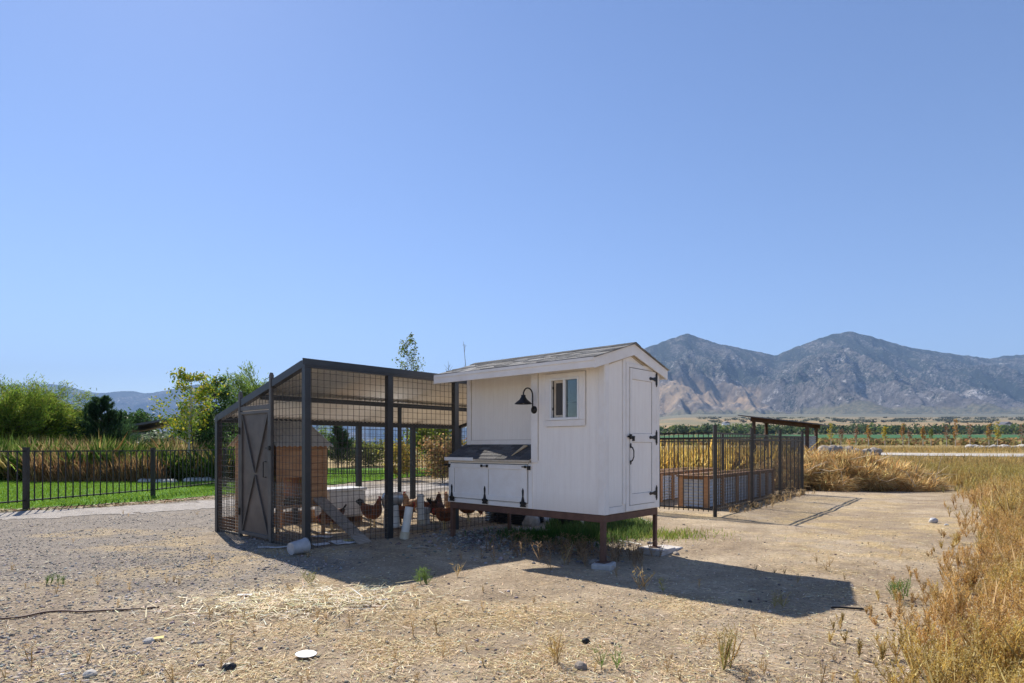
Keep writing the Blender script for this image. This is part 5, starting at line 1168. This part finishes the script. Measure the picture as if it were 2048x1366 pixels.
# lawn grass
def grassblades(name, X, Y, L, cols, label, w=.006, m='grass', cat='grass', bend=.25, lean=.28, dz=0.0, tipc=None):
    n = len(X); D_ = RNG.normal(0, lean, (n, 3)); D_[:, 2] = 1
    V, Fc, C = blades(np.stack([X, Y, G(X, Y)+dz], 1), D_, L, w*RNG.uniform(.7, 1.4, n), pick(cols, n, .16), RNG.uniform(-bend, bend, n)*1.0, tipc)
    return tag(npmesh(name, V, Fc, C, M[m]), label, cat, kind='stuff')
def in_lawn(X, Y): return lawn_keep(X, Y)
X = RNG.uniform(-26, -4, 330000); Y = 13.4+RNG.random(330000)**1.5*24; k = in_lawn(X, Y) & (np.abs(X/Y) < .95); X, Y = X[k][:110000], Y[k][:110000]
grassblades('lawn_grass', X, Y, RNG.uniform(.05, .11, len(X)), [(.13, .25, .02), (.20, .33, .03), (.26, .38, .04)], 'short bright green mown grass of the lawn', .016)
# edge fringe: brown leaf litter along the drive
n = 5000; tt = RNG.random(n); ex = np.interp(tt, [0, .3, .5, .75, 1], [-12.6, -10.9, -9.8, -8.8, -7.4]); ey = np.interp(tt, [0, .3, .5, .75, 1], [13.6, 15.1, 16.5, 18.2, 22]); X = ex+RNG.normal(.12, .18, n); Y = ey+RNG.normal(-.15, .18, n)
straw('lawn_edge_litter', X, Y, RNG.uniform(.05, .14, n), [(.32, .17, .08), (.42, .25, .12), (.22, .25, .06)], 'brown dead leaves and thin grass along the lawn edge', .02, .03)
# green patch of grass beside the coop leg
n = 9000; X = RNG.normal(0, 1, n); Y = RNG.normal(0, 1, n)
k = (X**2+Y**2) < 3.2; X, Y = X[k], Y[k]; X_a = 1.62+X*.52+Y*.2; Y_a = 11.3+Y*.95-X*.2
grassblades('grass_patch', X_a, Y_a, RNG.uniform(.07, .21, len(X)), [(.085, .15, .04), (.12, .19, .05), (.18, .24, .07)], 'lush green grass growing in the shade behind the coop legs', .012)
n = 2600; X = RNG.normal(.75, .45, n); Y = RNG.normal(9.9, .28, n); grassblades('low_grass_patch', X, Y, RNG.uniform(.06, .18, n), [(.06, .16, .03), (.10, .20, .04)], 'thin green grass under the middle of the coop', .009)
n = 1800; X = RNG.normal(2.35, .5, n); Y = RNG.normal(10.3, .30, n); grassblades('sunlit_grass', X, Y, RNG.uniform(.03, .10, n), [(.20, .30, .05), (.28, .36, .07), (.4, .36, .12)], 'thin sunlit green grass by the rear concrete pavers', .010)
# cattail bed
n = 44000; px = RNG.uniform(-260, 478, n); Yq = 26.0+RNG.random(n)**1.2*9; X = (px-CX)/F*Yq; Y = Yq
Lq = RNG.uniform(1.1, 2.05, n)*(.45+1.05*fbm(X*.9, Y*.9, 4, 31))*np.where(px > 380, .85, 1.0)
nz_ = fbm(X*.35+9, Y*.5, 3, 35); cb = pick([(.42, .22, .08), (.52, .33, .13), (.36, .20, .08), (.30, .30, .08)], n, .2); cg = pick([(.15, .27, .05), (.24, .33, .08), (.11, .19, .04)], n, .2)
gsel = (RNG.random(n) < sstep(.38, .58, nz_)*.8+.15)[:, None]; Cb = np.where(gsel, cg, cb); Ct = np.where(gsel, cg*1.1, pick([(.48, .36, .16), (.3, .3, .1), (.62, .5, .3)], n, .2))
D_ = RNG.normal(0, .24, (n, 3)); D_[:, 2] = 1; D_[:, 0] += .08
V, Fc, C = blades(np.stack([X, Y, G(X, Y)], 1), D_, Lq,  .019*RNG.uniform(.5, 1.5, n), Cb, RNG.uniform(0, .65, n), Ct)
tag(npmesh('cattail_bed', V, Fc, C, M['weed']), 'tall brown and green cattail reeds beyond the left lawn', 'reeds', kind='stuff')
n = 5000; px = RNG.uniform(60, 330, n); Yq = RNG.uniform(25.2, 26.2, n); X = (px-CX)/F*Yq
grassblades('dry_reed_edge', X, Yq, RNG.uniform(.4, 1.2, n)*(.5+.9*fbm(X*.7, Yq, 3, 3)), [(.55, .38, .2), (.45, .28, .14), (.4, .22, .10)], 'dry tan grasses in front of the cattails', .02, 'weed', 'reeds')
for i, (px, Y) in enumerate([(290, 25.2), (305, 25.3), (322, 25.1), (340, 25.0), (378, 25.6), (398, 25.8), (415, 26), (430, 26.2)]):
    o = stone(tx(px, Y), Y, .34, 'rock_pale', 'pale flat stone edging the lawn by the cattails', .45, 'edging_stone', 'pale stones edging the lawn', 500+i)
# ---- the right-hand golden weeds
def weed_proto(h, nb, seed, cols, spread=.35, nl=9):
    rs = np.random.default_rng(seed); Ps = []; Ds = []; Ls = []; Ws = []; Cs = []
    def add(p, d, l, w, c): Ps.append(p); Ds.append(d); Ls.append(l); Ws.append(w); Cs.append(c)
    for s_ in range(3):
        lean = rs.normal(0, .24, 3); lean[2] = 1; lean /= np.linalg.norm(lean); hh_ = h*rs.uniform(.7, 1)
        add(np.zeros(3), lean, hh_, .007, cols[0])
        if spread < .9: add(np.zeros(3), lean+rs.normal(0, .15, 3), h*rs.uniform(.8, 1.15), .0022, cols[-1])
        for k in range(nb):
            u = rs.uniform(.08, .98); o_ = lean*hh_*u; a_ = rs.uniform(0, 6.28); sp_ = spread*rs.uniform(.8, 2.6); d = np.array([math.cos(a_)*sp_, math.sin(a_)*sp_, 1.0]); d /= np.linalg.norm(d); l = h*rs.uniform(.12, .42)*(1.15-u*.5)
            add(o_, d, l, .0045, cols[1])
            for q in range(nl):
                v = rs.uniform(.1, 1.05); dd = d*.6+rs.normal(0, .6, 3); add(o_+d*l*v+rs.normal(0, .006, 3), dd, rs.uniform(.010, .032), .0052, cols[rs.integers(1, len(cols))])
    return np.array(Ps), np.array(Ds), np.array(Ls), np.array(Ws), np.array(Cs)
def plant_field(name, X, Y, sc, protos, tone, label, cat='weeds', kind='stuff', wmul=None):
    out = []; Z = G(X, Y); pi_ = RNG.integers(0, len(protos), len(X)); wmul = np.ones(len(X)) if wmul is None else wmul
    for j, pr in enumerate(protos):
        ii = np.where(pi_ == j)[0]
        if not len(ii): continue
        Pp, Dp, Lp, Wp, Cp = pr; a_ = RNG.uniform(0, 6.28, len(ii)); ca, sa = np.cos(a_)[:, None], np.sin(a_)[:, None]
        rot = lambda A: np.stack([A[None, :, 0]*ca-A[None, :, 1]*sa, A[None, :, 0]*sa+A[None, :, 1]*ca, np.broadcast_to(A[None, :, 2], (len(ii), len(A)))], -1)
        s_ = sc[ii][:, None]; Pw = rot(Pp)*s_[..., None]+np.stack([X[ii], Y[ii], Z[ii]], 1)[:, None, :]; Dw = rot(Dp)
        L_ = (Lp[None]*s_); W_ = np.broadcast_to(Wp[None], L_.shape)*wmul[ii][:, None]; C_ = Cp[None]*tone[ii][:, None, :]
        out.append(blades(Pw.reshape(-1, 3), Dw.reshape(-1, 3), L_.ravel(), W_.ravel(), np.clip(C_.reshape(-1, 3), 0, .9), .12))
    V, Fc, C = join(out); return tag(npmesh(name, V, Fc, C, M['weed']), label, cat, kind=kind)
gold = [(.42, .27, .12), (.58, .41, .14), (.72, .55, .23), (.52, .40, .12), (.40, .24, .11), (.80, .68, .42)]
protos = [weed_proto(.60, 12, s_, gold) for s_ in range(8)]
lowp = [weed_proto(.5, 5, 80+s_, [(.50, .36, .18), (.60, .44, .24), (.70, .55, .32), (.45, .27, .14)], 1.3, 4) for s_ in range(6)]
EDGE_Y = [2.5, 3.9, 5.0, 6.2, 7.5, 9.0, 11, 14, 18, 21, 24, 30, 60]; EDGE_X = [1.35, 2.1, 3.0, 3.9, 5.0, 6.5, 8.2, 10.4, 13.3, 15.3, 15.5, 15.5, 20]
def edge(Y): return np.interp(Y, EDGE_Y, EDGE_X)
def weedpts(n, Y0, Y1, wmax, pw=1.6):
    Y = Y0+(Y1-Y0)*RNG.random(n)**pw; d = RNG.random(n)*wmax; X = edge(Y)+d*1.0-.35+.8*(fbm(Y*1.3, Y*0, 3, 91)-.5); k = X/Y < 1.05; return X[k], Y[k], d[k]
def tones(X, Y):
    a = fbm(X*.8, Y*.8, 3, 93)[:, None]; t = np.where(a > .52, np.array([[.97, .97, .82]]), np.array([[1.04, .93, .88]])); return t*RNG.uniform(.65, 1.25, (len(X), 1))
X, Y, d = weedpts(3900, 2.9, 12.5, 6.5, 1.5); k = RNG.random(len(X)) < .20+.80*sstep(.05, 1.1, d-.35); X, Y, d = X[k], Y[k], d[k]
sc_ = (.22+.73*sstep(0, 2.0, d))*RNG.uniform(.55, 1.1, len(X)); plant_field('dry_weeds', X, Y, sc_, protos, tones(X, Y), 'golden brown dry weeds along the right foreground')
protos2 = [weed_proto(.75, 5, 40+s_, gold, .4, 7) for s_ in range(5)]
X, Y, d = weedpts(6500, 11, 30, 20, 1.25); k = RNG.random(len(X)) < .25+.75*sstep(.1, 1.5, d); X, Y, d = X[k], Y[k], d[k]
tn_ = tones(X, Y)*np.where((Y > 19)[:, None], np.array([[.78, .86, .75]]), 1.0)
plant_field('weed_field', X, Y, (.35+.65*sstep(0, 1.6, d))*RNG.uniform(.6, 1.1, len(X)), protos2, tn_, 'tall yellow brown weed field behind the right foreground weeds', wmul=1.0+Y*.05)
n = 42000; Y = 24+RNG.random(n)**1.3*44; X = RNG.uniform(.34, 1.15, n)*Y; k = (X > edge(Y)-.2) & ~((Y > 49) & (Y < 58) & (X > 24)); X, Y = X[k], Y[k]
grassblades('far_weed_field', X, Y, RNG.uniform(.25, .6, len(X)), [(.40, .29, .11), (.30, .24, .09), (.48, .33, .12)], 'dry ochre grass stretching to the far road', .03, 'weed', 'weeds')
n = 22000; Y = 23.5+RNG.random(n)*9; X = (RNG.uniform(1300, 1580, n)-CX)/F*Y; grassblades('back_weeds', X, Y, RNG.uniform(.7, 1.75, n)*(.5+.8*fbm(X*.9, Y*.9, 3, 66)), [(.74, .52, .14), (.62, .44, .11), (.80, .62, .22)], 'tall yellow weeds behind the fenced planter beds', .019, 'weed', 'weeds', .35, .45)
# sparse short weeds over the yard
X, Y = scatter_screen(260, 1010, 1400, -100, 2000); k = RNG.random(len(X)) < .15+.85*sstep(.45, .62, fbm(X*.8, Y*.8, 3, 44)); X, Y = X[k], Y[k]
n = len(X); plant_field('yard_stubble', X, Y, RNG.uniform(.10, .34, n)*np.where(RNG.random(n) < .1, 1.6, 1), lowp, RNG.uniform(.6, 1.2, (n, 1))*np.ones((1, 3)), 'sparse short dry stubble over the dirt yard')
X = RNG.normal(.9, .8, 100); Y = RNG.normal(8.7, .35, 100); k = (X < 2.2) & (Y < 9.3); X, Y = X[k], Y[k]; n = len(X)
plant_field('shaded_dry_weeds', X, Y, RNG.uniform(.25, .7, n), lowp, RNG.uniform(.6, 1.0, (n, 1))*np.array([[.95, .9, 1.0]]), 'dry brown weeds around the near coop leg')
X = RNG.uniform(0, 1, 130); q = [eq(a_, b_) for a_, b_ in zip(RNG.uniform(1.0, 8, 130), RNG.normal(-.08, .12, 130))]; X = np.array([a_[0] for a_ in q]); Y = np.array([a_[1] for a_ in q]); n = len(X)
plant_field('fence_foot_weeds', X, Y, RNG.gamma(2, .11, n)+.05, lowp, RNG.uniform(.8, 1.2, (n, 1))*np.ones((1, 3)), 'dry weeds along the foot of the right fence', wmul=np.full(n, 1.6))
# individual tufts
def tuft(px, py, h, cols, label, n=1, name='weed_tuft'):
    x, y = gp(px, py); pr = weed_proto(1.0, 7, int(px), cols, .8); X = x+RNG.normal(0, .06, n); Y = y+RNG.normal(0, .04, n)
    o = plant_field(name, X, Y, np.full(n, h), [pr], np.ones((n, 3)), label, 'weed', None); 
    if 'kind' in o: del o['kind']
gr = [(.16, .24, .06), (.2, .3, .08), (.26, .34, .12), (.14, .22, .07)]; br = gold
tuft(846, 1166, .22, gr, 'grey green weed tuft at the front edge of the coop shadow', 5)
tuft(106, 1168, .14, gr, 'small green weed tuft in the gravel at far left', 4)
tuft(612, 1168, .20, [(.3, .28, .12), (.25, .3, .12), (.4, .33, .15)], 'green and tan weed at the right end of the straw patch', 2)
tuft(905, 1150, .20, br, 'thin dry weed just right of the grey green tuft', 1)
tuft(1290, 1180, .24, br, 'dry forked weed at the front edge of the coop shadow below the leg', 2)
tuft(1323, 1183, .17, [(.5, .45, .2), (.4, .4, .15)], 'single short yellowish stalk right of the forked weed', 1)
tuft(1100, 1330, .28, br, 'tall thin dry weed in the bottom foreground, left of centre', 2)
tuft(1230, 1335, .16, gr, 'low green weed in the bottom foreground near the middle', 2)
tuft(1455, 1335, .30, [(.3, .28, .1), (.4, .33, .14), (.45, .3, .13)], 'spiky dry and green weed at bottom right of centre', 4)
tuft(1556, 1212, .18, [(.5, .42, .2), (.4, .36, .16)], 'small upright stalk at the shadow corner on the right', 2)
tuft(1800, 1200, .24, gr, 'green weed at the left edge of the golden weeds', 4)
tuft(1145, 1120, .30, br, 'dry branching weed standing left of the nearest coop leg', 1)
# ---- tumbleweed pile
px_c = 11.8; cyp = 22.0
def heap(u, v):
    r = np.sqrt(u*u+v*v); return np.clip(1-r**2.3, 0, 1)
ang = np.linspace(0, 2*np.pi, 64, endpoint=False); rr = np.linspace(0, 1, 20)
A_, R_ = np.meshgrid(ang, rr); u = R_*np.cos(A_); v = R_*np.sin(A_); Xh = px_c+u*3.1; Yh = cyp+v*1.5
Zh = G(Xh, Yh)-.05+heap(u, v)**.8*1.15*(.72+.5*fbm(Xh*.9, Yh*.9, 3, 71))*np.where(u > .2, 1-.5*(u-.2), 1)
i = np.arange(64); Fc = []
for j in range(19): Fc.append(np.stack([j*64+i, j*64+(i+1) % 64, (j+1)*64+(i+1) % 64, (j+1)*64+i], 1))
tw = thing('tumbleweed_pile', (0, 0, 0), 0, 'heap of dry tan tumbleweeds behind the right end of the fence', 'tumbleweed pile')
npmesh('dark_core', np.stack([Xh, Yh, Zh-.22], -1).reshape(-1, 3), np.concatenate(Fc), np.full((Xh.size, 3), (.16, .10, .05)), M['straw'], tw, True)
nball = 130; a_ = RNG.uniform(0, 6.28, nball); r_ = RNG.random(nball)**.42; bu = r_*np.cos(a_); bv = r_*np.sin(a_); BX = px_c+bu*3.4; BY = cyp+bv*1.75
BZ = G(BX, BY)+heap(bu, bv)**.8*1.02*(.72+.5*fbm(BX*.9, BY*.9, 3, 71))*np.where(bu > .2, 1-.5*(bu-.2), 1); br_ = RNG.uniform(.3, .62, nball)
n = 95000; bi = RNG.integers(0, nball, n); q = RNG.normal(size=(n, 3)); q /= np.linalg.norm(q, axis=1, keepdims=True); P = np.stack([BX[bi], BY[bi], BZ[bi]], 1)+q*(br_[bi]*RNG.uniform(.15, .8, n))[:, None]*np.array([1.1, 1, .75])
axis = RNG.normal(size=(nball, 3))[bi]; D_ = q*.6+np.cross(q, axis)*.7+RNG.normal(0, .35, (n, 3)); D_[:, 0] += .2; P[:, 2] = np.maximum(P[:, 2], G(P[:, 0], P[:, 1])+.02)
tone = RNG.uniform(.75, 1.2, nball)[bi][:, None]; C0 = pick([(.80, .56, .25), (.64, .43, .17), (.90, .72, .40), (.48, .29, .11)], n, .15)*tone
V, Fc2, C = blades(P, D_, RNG.uniform(.10, .45, n), .008*RNG.uniform(.5, 1.4, n), C0, RNG.uniform(-.4, .4, n)); npmesh('tangled_twigs', V, Fc2, C, M['hay'], tw)
mb = MB()
for k in range(60):
    j = RNG.integers(0, nball); p0 = Vector((BX[j], BY[j]-.3, BZ[j]+.1)); d = Vector((RNG.normal(.5, .6), RNG.normal(-.2, .4), RNG.normal(.25, .35))).normalized(); L = RNG.uniform(.5, 1.2); sidev = Vector((RNG.normal(), RNG.normal(), RNG.normal()))*.15
    mb.tube([p0, p0+d*L*.5+sidev, p0+d*L+sidev*.4], [.014, .010, .004], 4)
tag(mb.build('thick_stems', M['wood_pale'], tw), kind='stuff')

# ---- small things about the yard
def path_tube(name, pts, r, m, label, cat, z=.012, n=6):
    P_ = [Vector((*gp(px, py), 0)) for px, py in pts]; out = []
    for i in range(len(P_)-1):
        for k in range(8):
            t = k/8; p0 = P_[max(i-1, 0)]; p1 = P_[i]; p2 = P_[i+1]; p3 = P_[min(i+2, len(P_)-1)]
            q = .5*((2*p1)+(-p0+p2)*t+(2*p0-5*p1+4*p2-p3)*t*t+(-p0+3*p1-3*p2+p3)*t**3); out.append(Vector((q.x, q.y, g1(q.x, q.y)+z)))
    q = P_[-1]; out.append(Vector((q.x, q.y, g1(q.x, q.y)+z))); return tag(MB().tube(out, r, n).build(name, M[m], None, smooth=True), label, cat)
path_tube('hose', [(-40, 1242), (40, 1234), (105, 1221), (160, 1225), (220, 1222), (318, 1216)], .009, 'hose', 'thin brown hose snaking across the dirt at lower left', 'hose')
path_tube('thin_wire', [(545, 1118), (590, 1114), (596, 1128), (582, 1146), (560, 1150)], .003, 'wire_grey', 'thin bent wire on the ground in front of the lying bucket', 'wire', .01, 5)
path_tube('black_stick', [(1662, 1219), (1700, 1220), (1728, 1222)], .010, 'black', 'short black stick lying on the dirt near the right weeds', 'stick', .015)
path_tube('grey_stick', [(823, 1100), (842, 1099), (862, 1102)], .014, 'wood_grey', 'short grey stick in the shade in front of the run', 'stick', .015)
path_tube('garden_hose', [(1098, 1033), (1103, 1046), (1118, 1052), (1137, 1050), (1148, 1040), (1140, 1028), (1112, 1026), (1100, 1034)], .014, 'hose_g', 'dark green garden hose loop under the coop behind the frame', 'garden hose', .03)
path_tube('pvc_rod', [(1236, 1083), (1262, 1086), (1284, 1090)], .009, 'pvc', 'thin white pipe lying in the grass left of the rear pavers', 'pipe', .03)
path_tube('pale_pipe', [(1283, 1040), (1298, 1048), (1311, 1059)], .010, 'pvc', 'thin pale curved pipe lying behind the rear coop leg', 'pipe', .03)
for (px, py, r, m, sq, lb) in [(1062, 1050, .20, 'rock', .9, 'brown rounded stone under the coop left of the white sacks'), (1190, 1118, .10, 'rock', .6, 'small stone left of the nearest concrete pad'), (1352, 1103, .05, 'rock', .7, 'small stone right of the sunlit paver'), (298, 1282, .05, 'rock_pale', .6, 'small pale stone beside the yellow scrap'), (1162, 1335, .045, 'rock', .8, 'small brown stone in the bottom foreground centre'),
        (1172, 1284, .035, 'black', .8, 'small black clod in the centre foreground'), (179, 1350, .05, 'rock_pale', .6, 'pale stone near the bottom left corner'), (458, 1337, .05, 'black', .7, 'dark clod in the bottom left foreground'), (1120, 1085, .16, 'rock', .5, 'broad low stone in the shade left of the near coop leg')]:
    x, y = gp(px, py); stone(x, y, r, m, lb, sq, 'stone', None, int(px))
# stacked corrugated offcut / tarp roll and sacks seen under the coop
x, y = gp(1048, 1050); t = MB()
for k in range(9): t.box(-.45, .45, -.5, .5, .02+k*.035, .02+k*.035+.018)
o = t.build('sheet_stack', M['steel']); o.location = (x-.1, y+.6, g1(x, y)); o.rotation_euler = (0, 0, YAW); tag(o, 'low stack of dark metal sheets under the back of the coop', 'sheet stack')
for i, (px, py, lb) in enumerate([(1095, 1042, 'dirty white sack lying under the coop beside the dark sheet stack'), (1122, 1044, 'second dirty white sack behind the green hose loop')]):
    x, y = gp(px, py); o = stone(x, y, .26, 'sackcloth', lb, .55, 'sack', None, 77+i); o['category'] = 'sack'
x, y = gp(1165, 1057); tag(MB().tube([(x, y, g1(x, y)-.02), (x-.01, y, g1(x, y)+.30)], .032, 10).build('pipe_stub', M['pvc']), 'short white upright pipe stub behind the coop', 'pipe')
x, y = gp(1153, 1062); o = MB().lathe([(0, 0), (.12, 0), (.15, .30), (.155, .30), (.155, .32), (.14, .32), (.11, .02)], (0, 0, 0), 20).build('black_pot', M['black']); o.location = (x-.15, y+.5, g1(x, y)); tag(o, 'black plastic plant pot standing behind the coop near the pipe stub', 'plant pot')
# crumpled bag at the right
x, y = gp(1866, 1045); o = stone(x, y, .09, 'sackcloth', 'crumpled white and grey plastic bag at the edge of the weeds', .9, 'plastic_bag', None, 33); o['category'] = 'bag'
x, y = gp(1893, 1050); o = stone(x, y, .04, 'sackcloth', 'small white scrap right of the crumpled plastic bag', .6, 'plastic_scrap', None, 34); o['category'] = 'scrap'
# pale trampoline-like pan behind run? small black valve on rear post
# ---- far houses on the plain
for i, (px, py, Yd, w_, lb) in enumerate([(1547, 843, 1500, 14, 'tiny pale house on the plain above the lean-to roof'), (2010, 857, 900, 16, 'pale farm building at the far right by the tree belt'), (1452, 855, 1100, 12, 'tiny white house above the near fence post'), (1766, 872, 590, 2.2, 'tiny white hut at the far edge of the green field')]):
    x = tx(px, Yd); z = g1(x, Yd); h = thing('far_house', (x, Yd, z), .2, lb, 'house'); MB().box(-w_/2, w_/2, -w_/3, w_/3, -1, w_*.3).build('wall', M['vinyl'], h)
    MB().prism([(-w_*.55, -w_*.4, w_*.3), (w_*.55, -w_*.4, w_*.3), (0, -w_*.4, w_*.55)], (0, w_*.8, 0)).build('roof', M['roofgrey'], h)

# ================================================================== HAZE
HZ = MB().box(-26000, 26000, -70, 17500, -1.4, 2300)
m_, n_, l_, b_ = newmat('haze'); n_.remove(b_); pv = n_.new('ShaderNodeVolumePrincipled'); pv.inputs['Color'].default_value = (.40, .62, 1, 1); pv.inputs['Density'].default_value = 5.5e-5; pv.inputs['Anisotropy'].default_value = 0
l_.new(pv.outputs[0], n_['Material Output'].inputs['Volume'])
tag(HZ.build('haze', m_), 'thin blue haze over the valley', 'haze', kind='stuff')
